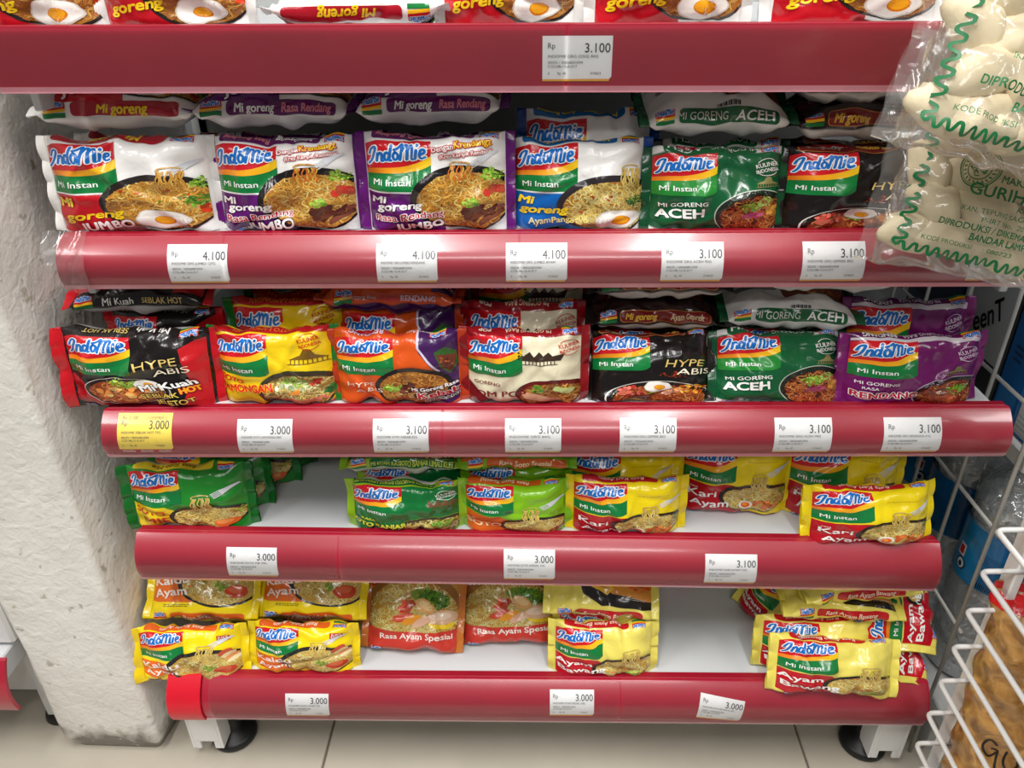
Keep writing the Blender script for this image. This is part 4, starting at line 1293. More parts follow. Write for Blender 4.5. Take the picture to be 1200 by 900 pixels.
TAGS = [
 (0, .029, '3.100', 'INDOMIE GRG (GSG) 84G', 'white price tag reading 3.100, alone on the topmost red rail', {}),
 (1, -.325, '4.100', 'INDOMIE GRG JUMBO 127G', 'white 4.100 tag nearest the plaster column on the second rail from the top', {}),
 (1, -.126, '4.100', 'INDOMIE GRG JUMBO RENDANG', 'white 4.100 tag below the right one of the two purple and white packs', {}),
 (1, -.004, '4.100', 'INDOMIE GRG JUMBO AYAM', 'white 4.100 tag below the blue and white noodle pack', {}),
 (1, .141, '3.100', 'INDOMIE GRG ACEH 90G', 'white 3.100 tag below the green pack on the second rail from the top', {}),
 (1, .271, '3.100', 'INDOMIE GRG GEPREK 85G', 'white 3.100 tag left of the lower cracker bag on the second rail', {}),
 (1, .424, '3.100', 'INDOMIE GRG RENDANG 91G', 'white tag mostly hidden below the lower clear cracker bag', {'t0': .50}),
 (2, -.410, '3.000', 'INDOMIE SEBLAK HOT 75G', 'yellow promotion tag reading 3.000 at the end of a rail', {'promo': True, 't0': .40}),
 (2, -.284, '3.000', 'INDOMIE SOTO LAMONGAN 80G', 'white 3.000 tag right of the yellow promotion tag', {}),
 (2, -.143, '3.100', 'INDOMIE HYPE KEBAB 85G', 'white 3.100 tag below the orange and purple pack', {}),
 (2, -.007, '3.100', 'INDOMIE GRG 84G', 'white 3.100 tag below the cream and maroon pack', {}),
 (2, .110, '3.100', 'INDOMIE GRG GEPREK 85G', 'white 3.100 tag below the black pack on the middle rail', {}),
 (2, .266, '3.100', 'INDOMIE GRG ACEH 90G', 'white 3.100 tag below the green pack on the middle rail', {}),
 (2, .375, '3.100', 'INDOMIE GRG RENDANG 91G', 'white 3.100 tag at the right end of the middle rail below the purple pack', {}),
 (3, -.325, '3.000', 'INDOMIE SOTO MIE 70G', 'white 3.000 tag below the green packs beside the plaster column', {}),
 (3, -.011, '3.000', 'INDOMIE SOTO SPESIAL 75G', 'white 3.000 tag below the lime and orange pack on the fourth rail', {'t0': .47}),
 (3, .214, '3.100', 'INDOMIE KARI AYAM 72G', 'white 3.100 tag below the gap on the fourth rail', {'t0': .50}),
 (4, -.286, '3.000', 'INDOMIE KALDU AYAM 75G', 'white 3.000 tag on the lowest rail below the yellow and orange packs', {'w': .054, 'h': .030}),
 (4, .041, '3.000', 'INDOMIE AYAM SPESIAL 68G', 'white 3.000 tag standing straight near the middle of the lowest rail', {'w': .054, 'h': .030, 't0': .40}),
 (4, .222, '3.000', 'INDOMIE AYAM BAWANG 69G', 'white 3.000 tag stuck on crooked on the lowest rail', {'w': .054, 'h': .030, 'rot': -9.0}),
]
for ri, x, pr_, ln_, lb_, kw_ in TAGS:
    price_tag(ri, x, pr_, ln_, lb_, **kw_)

# ------------------------------------------------------------------ noodle packs, tier by tier
D1, D2, D3, D4, D5 = DECK
G1, G2, G3, G4, G5 = ('packs on the top deck', 'packs on the second deck', 'packs on the middle deck', 'packs on the fourth deck', 'packs on the lowest deck')
def tier1():
    z = D1; y = .094
    k = dict(H=.100, T=.030, group=G1)
    noodle_pack('goreng', -.440, y, z, 'red and white noodle pack at the left end of the top deck', W=.150, **k)
    noodle_pack('goreng', -.313, y - .004, z, 'second red and white noodle pack from the column on the top deck', W=.140, **k)
    noodle_pack('goreng', -.158, .166, z + .016, 'white pack lying face down with its red banner upside down on the top deck', lean=-88, roll=1, W=.158, H=.095, T=.030, group=G1, clamp=False)
    noodle_pack('goreng', -.028, y, z, 'red and white pack right of the upside-down banner on the top deck', W=.128, **k)
    noodle_pack('goreng', .106, y - .004, z, 'red and white pack above the single top price tag', W=.142, **k)
    noodle_pack('goreng', .262, y, z, 'red and white pack on the top deck nearest the upper cracker bag', W=.156, **k)
    noodle_pack('goreng', .408, y, z, 'red pack on the top deck mostly hidden behind the upper cracker bag', W=.132, **k)
def tier2():
    z = D2; y = .092
    g = dict(group=G2)
    noodle_pack('goreng_jumbo', -.393, y, z, 'big white and red pack with a fried egg beside the plaster column', W=.172, H=.087, T=.034, lean=5, fold=(.004, .004), **g)
    noodle_pack('rendang_jumbo', -.243, y, z, 'big white and purple pack touching the big fried-egg pack', W=.150, H=.086, T=.034, lean=5, fold=(.006, .006), **g)
    noodle_pack('rendang_jumbo', -.099, y - .002, z, 'big white and purple pack touching the blue and white pack', W=.150, H=.089, T=.034, lean=4, fold=(.006, .002), **g)
    noodle_pack('panggang_jumbo', .036, y, z, 'big white and blue pack standing between purple and green packs', W=.138, H=.082, T=.034, lean=8, fold=(.006, .006), **g)
    noodle_pack('aceh', .164, y - .004, z, 'green pack with bowl picture standing below a white pack on the second deck', W=.138, H=.074, lean=8, fold=(.005, .005), **g)
    noodle_pack('geprek', .291, y - .004, z, 'black pack with fried egg standing beside the lower cracker bag', W=.138, H=.074, lean=8, fold=(.005, .004), **g)
    # second row
    noodle_pack('panggang_jumbo', .046, y + .044, z, 'blue and white pack standing just behind its twin on the second deck', W=.138, H=.100, T=.032, lean=4, **g)
    noodle_pack('goreng_jumbo', -.385, y + .052, z, 'white and red pack in the hidden row behind the big fried-egg pack', W=.165, H=.080, lod=1, **g)
    noodle_pack('rendang_jumbo', -.238, y + .052, z, 'purple pack in the hidden row behind the left big purple pack', W=.148, H=.080, lod=1, **g)
    noodle_pack('rendang_jumbo', -.098, y + .052, z, 'purple pack in the hidden row behind the right big purple pack', W=.148, H=.080, lod=1, **g)
    noodle_pack('aceh', .176, y + .046, z, 'green pack in the hidden row behind the green second-deck pack', W=.132, H=.072, lod=1, **g)
    noodle_pack('geprek', .305, y + .046, z, 'black pack in the hidden row behind the black second-deck pack', W=.132, H=.072, lod=1, **g)
    # lying on top
    k = dict(clamp=False, group=G2)
    noodle_pack('goreng_jumbo', -.396, .100, .8190, 'white pack with a red banner lying on top beside the column', lean=86, W=.164, H=.098, T=.034, **k)
    noodle_pack('rendang_jumbo', -.250, .100, .8190, 'white pack with purple banner lying above the left big purple pack', lean=86, roll=-1, W=.160, H=.098, T=.034, **k)
    noodle_pack('rendang_jumbo', -.104, .100, .8205, 'white pack with purple banner lying above the right big purple pack', lean=86, W=.150, H=.098, T=.034, **k)
    noodle_pack('aceh_white', .163, .100, .8060, 'white and green pack lying tilted on the green second-deck packs', lean=74, roll=-2, W=.146, H=.088, T=.034, **k)
    noodle_pack('geprek_side', .298, .098, .8030, 'black pack with dark red banner lying on the black second-deck pack', lean=88, roll=1, W=.144, H=.086, T=.028, **k)
    noodle_pack('geprek_side', .298, .104, .8340, 'topmost black pack under the top rail beside the upper cracker bag', lean=92, roll=1, W=.144, H=.086, T=.026, **k)
def tier3():
    z = D3; y = .063
    g = dict(group=G3)
    noodle_pack('seblak', -.415, y - .004, z - .002, 'black and red pack leaning out beside the plaster column', W=.166, H=.084, lean=5, clamp=False, fold=(-.012, .006), roll=1.5, **g)
    noodle_pack('lamongan', -.275, y, z, 'yellow pack with green ends standing at the front of the middle deck', W=.136, H=.082, lean=6, fold=(.006, .006), **g)
    noodle_pack('kebab', -.147, y, z, 'orange and purple pack standing at the front of the middle deck', W=.146, H=.078, lean=6, fold=(.004, .006), **g)
    noodle_pack('balado', -.016, y, z, 'cream and maroon pack with a horned roof drawing, front of middle deck', W=.134, H=.080, lean=6, fold=(.006, .006), **g)
    noodle_pack('geprek', .115, y, z, 'black pack with fried egg standing between cream and green packs', W=.138, H=.072, lean=26, fold=(.006, .006), **g)
    noodle_pack('aceh', .247, y, z, 'green pack standing at the front of the middle deck', W=.142, H=.072, lean=26, fold=(.006, .004), **g)
    noodle_pack('rendang', .380, y, z, 'purple pack at the right end of the middle deck, standing in front', W=.150, H=.073, lean=8, fold=(.004, .010), roll=-1, **g)
    noodle_pack('lamongan', -.268, y + .042, z, 'yellow pack standing just behind the front yellow pack', W=.134, H=.096, lean=4, **g)
    noodle_pack('kebab', -.150, y + .042, z, 'orange pack standing just behind the front orange and purple pack', W=.138, H=.088, lean=4, **g)
    noodle_pack('balado', -.018, y + .042, z, 'maroon pack standing just behind the cream and maroon pack', W=.132, H=.092, lean=4, **g)
    noodle_pack('balado', -.010, y + .082, z + .024, 'darkest maroon pack, deepest behind the cream and maroon pack', W=.132, H=.098, lean=4, **g)
    noodle_pack('geprek', .122, y + .066, z, 'black pack in the hidden row behind the middle-deck black pack', W=.132, H=.058, lod=1, **g)
    noodle_pack('aceh', .256, y + .066, z, 'green pack in the hidden row behind the middle-deck green pack', W=.132, H=.060, lod=1, **g)
    noodle_pack('rendang', .384, y + .044, z, 'purple pack standing just behind the front purple pack', W=.138, H=.094, lean=4, **g)
    noodle_pack('seblak', -.404, y + .050, z, 'black pack in the hidden row behind the leaning black and red pack', W=.130, H=.084, lod=1, **g)
    noodle_pack('lamongan', -.262, y + .088, z, 'yellow pack third in line behind the front yellow pack', W=.132, H=.088, lod=1, **g)
    noodle_pack('kebab', -.145, y + .088, z, 'orange pack third in line behind the front orange pack', W=.132, H=.086, lod=1, **g)
    k = dict(clamp=False, group=G3)
    noodle_pack('seblak', -.416, .086, .6330, 'black pack with grey back lying on top beside the column', lean=80, roll=-3, W=.154, H=.088, T=.032, **k)
    noodle_pack('lamongan', -.272, .126, .6480, 'yellow pack lying in the dark under the second deck', lean=86, W=.134, H=.088, T=.028, **k)
    noodle_pack('kebab', -.157, .092, .6330, 'orange and purple pack lying on top of the standing orange packs', lean=92, roll=3, W=.154, H=.088, T=.030, **k)
    noodle_pack('geprek_side', .120, .094, .6080, 'black pack with red banner lying directly on the standing black pack', lean=80, roll=-1, W=.144, H=.086, T=.028, **k)
    noodle_pack('geprek_side', .122, .096, .6440, 'upper black pack with grey back lying under the second rail', lean=86, roll=-2, W=.150, H=.086, T=.028, **k)
    noodle_pack('aceh_white', .258, .090, .6110, 'white and green pack lying directly on the standing middle-deck green pack', lean=80, roll=3, W=.146, H=.086, T=.030, **k)
    noodle_pack('aceh_white', .290, .096, .6510, 'upper white and green pack lying under the second rail', lean=88, roll=3, W=.144, H=.086, T=.026, **k)
def tier4():
    z = D4; y = .058
    g = dict(group=G4)
    noodle_pack('soto_mie', -.402, y + .004, z, 'green pack with yellow panel at the front beside the column', W=.150, H=.078, lean=8, clamp=False, fold=(-.008, .004), roll=-1, **g)
    noodle_pack('soto_mie', -.392, y + .044, z, 'green pack second in line beside the column on the fourth deck', W=.146, H=.092, lean=5, **g)
    noodle_pack('soto_mie', -.372, y + .084, z, 'green pack third in line with its end turned to the gap', W=.146, H=.094, lean=4, yaw=6, **g)
    noodle_pack('soto_mie', -.362, y + .124, z, 'green pack fourth in line at the left edge of the empty gap', W=.146, H=.094, lean=4, yaw=4, **g)
    noodle_pack('soto_mie', -.270, .226, z, 'green pack standing far back in the empty gap', W=.135, H=.088, lean=0, **g)
    noodle_pack('banjar', -.152, y, z, 'dark green pack with lime ends standing at the front right of the gap', W=.138, H=.062, T=.034, lean=6, fold=(.005, .005), **g)
    noodle_pack('soto_spesial', -.027, y, z, 'lime and orange pack standing between lime-ended and yellow packs', W=.130, H=.064, T=.034, lean=6, fold=(.006, .006), **g)
    noodle_pack('kari', .099, y, z, 'yellow and red pack standing at the front left of the right-hand gap', W=.138, H=.068, T=.034, lean=6, fold=(.005, .006), **g)
    noodle_pack('kari', .096, y + .044, z, 'yellow and red pack just behind the one left of the right-hand gap', W=.138, H=.080, lean=5, **g)
    noodle_pack('kari', .228, .096, z, 'yellow and red pack set back behind the empty deck space', W=.136, H=.092, lean=8, yaw=-4, fold=(.004, .004), **g)
    noodle_pack('kari', .352, .094, z, 'yellow and red pack behind the rightmost front one on the fourth deck', W=.142, H=.096, lean=6, fold=(.004, .006), **g)
    noodle_pack('kari', .368, .042, z, 'rightmost yellow and red pack at the front of the fourth deck', W=.148, H=.066, T=.034, lean=14, roll=-2, fold=(.003, .010), **g)
    noodle_pack('banjar', -.150, y + .048, z, 'lime pack in the hidden row behind the dark green fourth-deck pack', W=.132, H=.062, lod=1, **g)
    noodle_pack('soto_spesial', -.026, y + .048, z, 'lime pack in the hidden row behind the lime and orange pack', W=.130, H=.062, lod=1, **g)
    k = dict(clamp=False, group=G4)
    noodle_pack('banjar', -.154, .068, .4430, 'lime pack with green banner lying on the dark green pack', lean=86, roll=0, W=.144, H=.086, T=.026, **k)
    noodle_pack('soto_spesial', -.028, .070, .4430, 'lime pack with orange banner lying on the lime and orange pack', lean=76, W=.140, H=.086, T=.026, **k)
def tier5():
    z = D5
    g = dict(group=G5)
    noodle_pack('kaldu', -.434, .022, z - .010, 'yellow and orange pack at the bottom front beside the column', W=.144, H=.070, lean=18, clamp=False, roll=-2, fold=(-.010, .004), **g)
    noodle_pack('kaldu', -.294, .028, z, 'yellow and orange pack at the bottom front left of the empty space', W=.140, H=.062, lean=18, roll=0, fold=(.004, .004), **g)
    noodle_pack('kaldu', -.426, .058, .2170, 'upper yellow and orange pack leaning back beside the column', W=.146, H=.112, lean=46, clamp=False, **g)
    noodle_pack('kaldu', -.288, .062, .2160, 'upper yellow and orange pack leaning back right of its neighbour', W=.142, H=.110, lean=46, clamp=False, roll=1, **g)
    noodle_pack('kaldu', -.424, .112, z, 'hidden yellow pack propping the upper one beside the column', W=.138, H=.074, lod=1, **g)
    noodle_pack('kaldu', -.290, .114, z, 'hidden yellow pack propping the upper one right of it', W=.138, H=.074, lod=1, **g)
    noodle_pack('spesial', -.163, .056, z + .004, 'reddish pack with a full noodle picture tilted back on the empty space', W=.132, H=.106, lean=38, roll=3, **g)
    noodle_pack('spesial', -.036, .070, z + .004, 'reddish noodle-picture pack partly hidden by the pale yellow packs', W=.138, H=.094, lean=40, roll=-2, **g)
    noodle_pack('spesial', -.020, .165, z + .020, 'reddish pack standing at the back behind the noodle-picture packs', W=.136, H=.094, lean=10, **g)
    noodle_pack('bawang', .080, .028, z, 'pale yellow and red pack standing alone at the middle of the lowest deck', W=.136, H=.070, lean=14, fold=(.006, .006), **g)
    noodle_pack('bawang', .084, .072, z, 'pale yellow pack hidden behind the middle one of the lowest deck', W=.132, H=.066, lod=1, **g)
    noodle_pack('bawang_back', .076, .050, .2360, 'pale yellow pack with egg and chicken picture lying on the middle pack', W=.142, H=.092, lean=56, roll=3, clamp=False, **g)
    noodle_pack('bawang_back', .010, .094, .2840, 'pale yellow pack with egg picture tucked highest under the fourth rail', W=.136, H=.090, lean=62, roll=9, clamp=False, **g)
    noodle_pack('bawang', .220, .186, z, 'pale yellow and red pack far back in the right-hand empty space', W=.138, H=.090, lean=4, **g)
    # jumbled heap at the right end
    k = dict(clamp=False, group=G5)
    noodle_pack('bawang', .352, .000, z + .004, 'pale yellow pack bulging over the lowest rail, front of the heap', W=.156, H=.066, lean=26, T=.038, roll=3, **k)
    noodle_pack('bawang', .344, .040, z + .004, 'pale yellow pack second in the heap, behind the bulging one', W=.156, H=.066, lean=16, roll=1, **k)
    noodle_pack('bawang_back', .368, .044, .2420, 'pale yellow pack with red banner lying across the heap', W=.146, H=.088, lean=82, roll=1, T=.028, **k)
    noodle_pack('bawang_back', .386, .046, .2715, 'topmost pale yellow pack of the heap under the fourth rail', W=.146, H=.088, lean=88, roll=-4, yaw=4, T=.026, **k)
    noodle_pack('bawang', .306, .100, z, 'pale yellow pack at the left of the heap, low and turned', W=.128, H=.074, lean=18, yaw=-52, roll=8, **k)
    noodle_pack('bawang', .308, .104, z + .068, 'pale yellow pack at the left of the heap, high and turned', W=.128, H=.080, lean=40, yaw=-44, roll=10, **k)
    noodle_pack('bawang', .486, .084, .2330, 'pale yellow and red pack turned sideways at the right of the heap', W=.136, H=.084, lean=58, roll=-84, T=.026, **k)
    noodle_pack('bawang', .476, .070, .1850, 'sideways pale yellow pack lowest at the right of the heap', W=.132, H=.080, lean=72, roll=-84, T=.026, **k)
tier1(); tier2(); tier3(); tier4(); tier5()

# ------------------------------------------------------------------ cracker bags (clear film, green print) and the crackers inside
def cracker_mesh(seed):
    rn = random.Random(seed)
    bm = bmesh.new()
    bmesh.ops.create_uvsphere(bm, u_segments=16, v_segments=12, radius=1)
    p = [rn.uniform(0, 6.28) for _ in range(6)]
    for v in bm.verts:
        c = v.co.copy()
        l = 1 + .12 * math.sin(3 * c.x + p[0]) + .10 * math.sin(4 * c.y + 3 * c.z + p[1]) + .05 * math.sin(7 * c.x + 5 * c.z + p[2])
        x = c.x * .029 * (1 + .1 * math.sin(p[3]))
        w = (1 - .15 * c.x) * (.75 + .25 * abs(math.sin(2 * c.x + p[4])))
        v.co = Vector((x * l, c.y * .0100 * l, c.z * .0160 * l * w + .006 * (c.x ** 2) * (1 if p[5] > 3 else -1)))
    me = bpy.data.meshes.new('fish_cracker'); bm.to_mesh(me); bm.free()
    for f in me.polygons: f.use_smooth = True
    me.materials.append(M['cracker'])
    return me
CRK = [cracker_mesh(i) for i in range(5)]

def zigzag(art, part, p0, p1, amp, n, w=.0022):
    p0, p1 = np.array(p0), np.array(p1); d = p1 - p0; nn = np.array([-d[1], d[0]]) / np.linalg.norm(d)
    pts = []
    for i in range(n):
        a = p0 + d * (i / n); b = p0 + d * ((i + .5) / n)
        for q, sg in ((a, 1), (b, -1)):
            for k in range(6):
                ph = k / 6
                pts.append(q + d / n * .5 * ph + nn * sg * amp * (np.clip(math.sin(math.pi * ph) * 1.5, 0, 1)))
    art.ribbon(part, pts, w, (12, 112, 60), 0, caps=False)

def cracker_bag(x, y, z, lean, yaw, roll, W, H, label, where, seed, ts=.80):
    pc = Pouch(W, H, .046, seed, False, (0, 0), 1.6, seal=.016)
    m = pack_matrix(x, y, z, lean, yaw, roll)
    root = empty('cracker_bag', m); tag(root, label, 'snack bag', 'clear bags of fish crackers')
    nu, ns = 60, 90
    U, S = np.meshgrid(np.linspace(-W / 2, W / 2, nu), (np.arange(ns) / ns - .5) * pc.P, indexing='ij')
    V, N = pc.at(U.ravel(), S.ravel())
    obj('clear_film', np_mesh('clear_film', V, grid_faces(nu, ns, True), M['bagfilm']), root)
    a = Art(lim=(-W / 2 + .004, W / 2 - .004, -1, 1))
    g = (14, 110, 60); hs = H / 2
    u0 = -W / 2 + .026; s0 = -hs + .012
    zigzag(a, 'zigzag_border', (u0, s0), (u0, hs - .004), .0030, 15)
    zigzag(a, 'zigzag_border', (u0, s0), (W / 2 - .02, s0), .0030, 20)
    L = lambda t, du, ds, h, w, bold=.0, sh=0: a.text('lettering', t, u0 + du, s0 + .004 + ds * ts, h * (.42 + .6 * ts), g, 0, bold=bold, shear=sh, width=w, align='L')
    L('KODE PRODUKSI', .011, .0050, .0036, .040, .01); L(': 080723', .060, .0050, .0034, .022, .02)
    L('BANDAR LAMPUNG', .046, .0135, .0056, .060, .04)
    L('DIPRODUKSI / DIKEMAS OLEH', .019, .0225, .0052, .092, .03)
    L('P-IRT No. 2061871010', .049, .0310, .0042, .062, .01)
    L('IKAN, TEPUNG SAGU, GARAM', .031, .0390, .0042, .076, .01)
    L('KOMPOSISI', .074, .0470, .0042, .032, .01)
    L('GURIH DA', .034, .0550, .0098, .066, .03)
    L('MAKANAN', .054, .0700, .0060, .042, .04)
    cu, cs = u0 + .036, s0 + .084 * ts
    for rr, w in ((.0145, .0010), (.0130, .0006), (.0085, .0008)):
        a.ribbon('round_stamp', [(cu + rr * math.cos(R(t)), cs + rr * math.sin(R(t))) for t in range(0, 361, 12)], w, g, 0, caps=False)
    for k in range(22):
        t = R(k * 360 / 22); a.ribbon('round_stamp', [(cu + .0098 * math.cos(t), cs + .0098 * math.sin(t)), (cu + .0120 * math.cos(t + .08), cs + .0120 * math.sin(t + .08))], .0010, g, 0, caps=False)
    leaves(a, 'round_stamp', cu, cs, .006, 22, [g], 3, layer=0, w=.0009, ln=.004)
    for p in a.order:
        v2, T, C, Nl = a.merged(p, .004)
        V, N = pc.at(v2[:, 0], v2[:, 1], .0006 + 0 * Nl)
        obj(p, np_mesh(p, V, T, M['green_ink'], None, N), root)
    # crackers
    rn = random.Random(seed)
    i = 0
    for row in range(6):
        zc = .026 + row * (H - .052) / 5
        for c in range(5):
            u = -W / 2 + .040 + c * (W - .080) / 4 + (.010 if row % 2 else -.006) + rn.uniform(-.004, .004)
            if abs(u) > W / 2 - .036: u = math.copysign(W / 2 - .036, u)
            e = W / 2 - .016 - abs(u); xx = min(1, e / .034); b = .023 * math.sin(xx * math.pi / 2) ** .85
            yy = -max(b - .0140, 0.0) if (c + row) % 3 else -max(b - .0170, 0)
            o = bpy.data.objects.new('fish_cracker', CRK[(i + seed) % 5]); COL.objects.link(o)
            mm = m @ Matrix.Translation((u, yy, min(max(zc, .024), H - .024))) @ Matrix.Rotation(R(rn.uniform(-30, 70) if 0 < row < 5 else rn.uniform(-14, 14)), 4, 'Y') @ Matrix.Rotation(R(rn.uniform(-12, 12)), 4, 'X')
            l, q, s = mm.decompose(); o.rotation_mode = 'QUATERNION'; o.location = l; o.rotation_quaternion = q
            tag(o, 'cream puffed fish cracker inside the %s clear bag' % where, 'cracker', 'crackers in the %s bag' % where)
            i += 1
    return root
cracker_bag(.354, -.040, .708, 18, 0, 13, .205, .170, 'clear green-printed bag of crackers lying over the second rail', 'lower', 3)
cracker_bag(.322, -.100, .808, 18, 0, 18, .205, .185, 'clear green-printed bag of crackers hanging over the top rail', 'upper', 8, 1.12)

# ------------------------------------------------------------------ white wire rack at the right
def wire_rack():
    root = empty('wire_rack', loc=(.52, -.22, 0)); tag(root, 'white wire display rack standing in front of the shelf at the right', 'wire rack')
    def part(name, me):
        o = obj(name, me, root); o.location = (-.52, .22, 0); return o
    yb, x0, x1 = -.046, .441, .66
    for k in range(8):
        z = .452 - .0535 * k
        pts = rounded_path([(x0 + .045, yb + .001, z), (x0, yb, z), (x0, -.40, z), (x1, -.40, z), (x1, yb, z)], .008)
        part('guard_wire', tube_mesh('guard_wire', pts, .0028, M['white_paint'], 8))
    for x, n in ((.482, 0), (x1 - .01, 1)):
        p = bmesh.new(); box_bm(x - .005, x + .005, -.046, -.026, 0.0, 1.25, bevel=.0015, seg=1, bm=p)
        o = bm_obj('post', p, M['white_paint'], root); o.location = (-.52, .22, 0)
    for z, xa in ((.075, .462), (.470, .480), (.708, .402)):
        sh = empty_free('shelf_tray')
        pts = rounded_path([(xa, -.040, z), (xa, -.36, z), (x1, -.36, z), (x1, -.040, z), (xa, -.040, z)], .006)
        t = part('shelf_tray', tube_mesh('shelf_tray', pts, .0026, M['white_paint'], 8))
        for i in range(9):
            yy = -.07 - .032 * i
            w = obj('tray_wire', tube_mesh('tray_wire', [(xa, yy, z), (x1, yy, z)], .0018, M['white_paint'], 6), t)
    # solid lower tray seen behind the wires
    b = box_bm(.484, x1 - .02, -.34, -.05, .455, .468, bevel=.002, seg=1)
    o = bm_obj('tray_plate', b, M['white_paint'], root); o.location = (-.52, .22, 0)
    b = box_bm(.482, x1 - .02, -.36, -.05, .060, .073, bevel=.002, seg=1)
    o = bm_obj('tray_plate', b, M['white_paint'], root); o.location = (-.52, .22, 0)
def empty_free(n): return None
wire_rack()

# ------------------------------------------------------------------ brown snack bags in the rack
def snack_film():
    m, nt, b = new_mat('brown_snack_film')
    tc = nt.nodes.new('ShaderNodeTexCoord')
    nz = nt.nodes.new('ShaderNodeTexNoise'); nz.inputs['Scale'].default_value = 45; nz.inputs['Detail'].default_value = 5; nz.inputs['Distortion'].default_value = 1.4
    nt.links.new(tc.outputs['Object'], nz.inputs['Vector'])
    rp = nt.nodes.new('ShaderNodeValToRGB')
    rp.color_ramp.elements[0].position, rp.color_ramp.elements[1].position = .32, .66
    rp.color_ramp.elements[0].color = (*lin((140, 96, 44)), 1); rp.color_ramp.elements[1].color = (*lin((198, 150, 84)), 1)
    nt.links.new(nz.outputs['Fac'], rp.inputs[0]); nt.links.new(rp.outputs[0], b.inputs['Base Color'])
    b.inputs['Roughness'].default_value = .25; b.inputs['Coat Weight'].default_value = .4
    bp = nt.nodes.new('ShaderNodeBump'); bp.inputs['Strength'].default_value = .5; bp.inputs['Distance'].default_value = .006
    nt.links.new(nz.outputs['Fac'], bp.inputs['Height']); nt.links.new(bp.outputs['Normal'], b.inputs['Normal'])
    return m
M['brown_bag'] = snack_film()
def snack_bag(x, y, z, lean, yaw, roll, W, H, T, label, seed, mark):
    """tall bag: the pouch turned so that its sealed ends are top and bottom"""
    pc = Pouch(H, W, T, seed, False, (0, 0), 1.5, seal=.012)
    m = Matrix.Translation((x, y, z)) @ Matrix.Rotation(R(yaw), 4, 'Z') @ Matrix.Rotation(R(-lean), 4, 'X') @ Matrix.Rotation(R(roll), 4, 'Y')
    root = empty('snack_bag', m); tag(root, label, 'snack bag', 'brown crisp bags in the wire rack')
    turn = lambda V: np.stack([-(V[:, 2] - W / 2), V[:, 1], V[:, 0] + H / 2], -1)
    nu, ns = 70, 80
    U, S = np.meshgrid(np.linspace(-H / 2, H / 2, nu), (np.arange(ns) / ns - .5) * pc.P, indexing='ij')
    V, N = pc.at(U.ravel(), S.ravel())
    obj('pouch', np_mesh('pouch', turn(V), grid_faces(nu, ns, True), M['brown_bag']), root)
    a = Art(lim=(-1, 1, -1, 1))
    hw = pc.P / 4
    a.rect('top_label', H / 2 - .026, H / 2 - .001, -hw, hw, (196, 24, 30), 0)
    for k in range(3):
        a.ell('top_label', H / 2 - .013, -.030 + .030 * k, .007, .010, (250, 206, 40), 1, wob=.1, seed=k)
    for p in list(a.order):
        v2, T_, C, Nl = a.merged(p, .004); V, N = pc.at(v2[:, 0], v2[:, 1], .0006 + .0004 * Nl)
        obj(p, np_mesh(p, turn(V), T_, M['film'], C), root)
    if mark:
        b = Art(lim=(-1, 1, -1, 1))
        # hand-written marker letters, drawn in bag coordinates (across = -s, up = u)
        strokes = [[(.016, .018), (.006, .024), (.000, .010), (.010, -.002), (.020, .008), (.012, .010)], [(.020, .008), (.020, -.014)],
                   [(.030, .012), (.029, -.004), (.036, -.010), (.044, .000), (.044, .014)], [(.044, .004), (.046, -.010)], [(.056, .014), (.056, -.010)], [(.056, .008), (.064, .014)]]
        for st in strokes:
            P = catmull(st, 5)
            b.ribbon('marker_writing', [(mark[1] + q[1] * .85, -(mark[0] + q[0] * .75)) for q in P], .0022, (20, 18, 18), 0)
        v2, T_, C, Nl = b.merged('marker_writing', .004); V, N = pc.at(v2[:, 0], v2[:, 1], .0007 + 0 * Nl)
        obj('marker_writing', np_mesh('marker_writing', turn(V), T_, M['ink']), root)
    return root
snack_bag(.536, -.110, .080, 10, -20, 0, .165, .300, .055, 'brown crisp bag with black marker writing in the wire rack', 5, (-.062, -.045))
snack_bag(.572, -.225, .080, 10, -20, 0, .140, .270, .055, 'brown crisp bag in front of the marked one, at the picture edge', 9, None)

# ------------------------------------------------------------------ wire grid at the end of the shelf
def grid_panel():
    root = empty('wire_grid', loc=(.50, .2, 0)); tag(root, 'grey wire grid panel closing the right end of the shelving', 'wire grid')
    for y in (.037, .120, .207, .297, .385):
        o = obj('vertical_wire', tube_mesh('vertical_wire', [(0, y - .2, .0), (0, y - .2, 1.1)], .0024, M['grid_wire'], 8), root)
    for z in (.08, .23, .38, .53, .68, .83, .98):
        o = obj('cross_wire', tube_mesh('cross_wire', [(.004, -.17, z), (.004, .235, z)], .0022, M['grid_wire'], 8), root)
grid_panel()

# ------------------------------------------------------------------ neighbouring shelf on the right with cartons and water bottles
def side_shelf():
    root = empty('side_shelf', loc=(.8, .3, 0)); tag(root, 'grey neighbouring shelf holding cartons above water bottles', 'shelving')
    for z, y0 in ((.085, .02), (.470, .05), (.700, .10)):
        b = box_bm(.518 - .8, .40, y0 - .3, .30, z - .022, z, bevel=.002, seg=1)
        bm_obj('shelf_deck', b, M['steel'], root)
    for x in (.530, 1.15):
        bm_obj('post', box_bm(x - .8 - .012, x - .8 + .012, .28, .31, 0, 1.2), M['steel'], root)
    bm_obj('back_panel', box_bm(.518 - .8, .40, .30, .31, .06, 1.2), M['shelf_back'], root)
    for x in (.53, 1.15):
        bm_obj('front_leg', box_bm(x - .8 - .01, x - .8 + .01, .04 - .3, .06 - .3, 0, .064), M['steel'], root)
side_shelf()

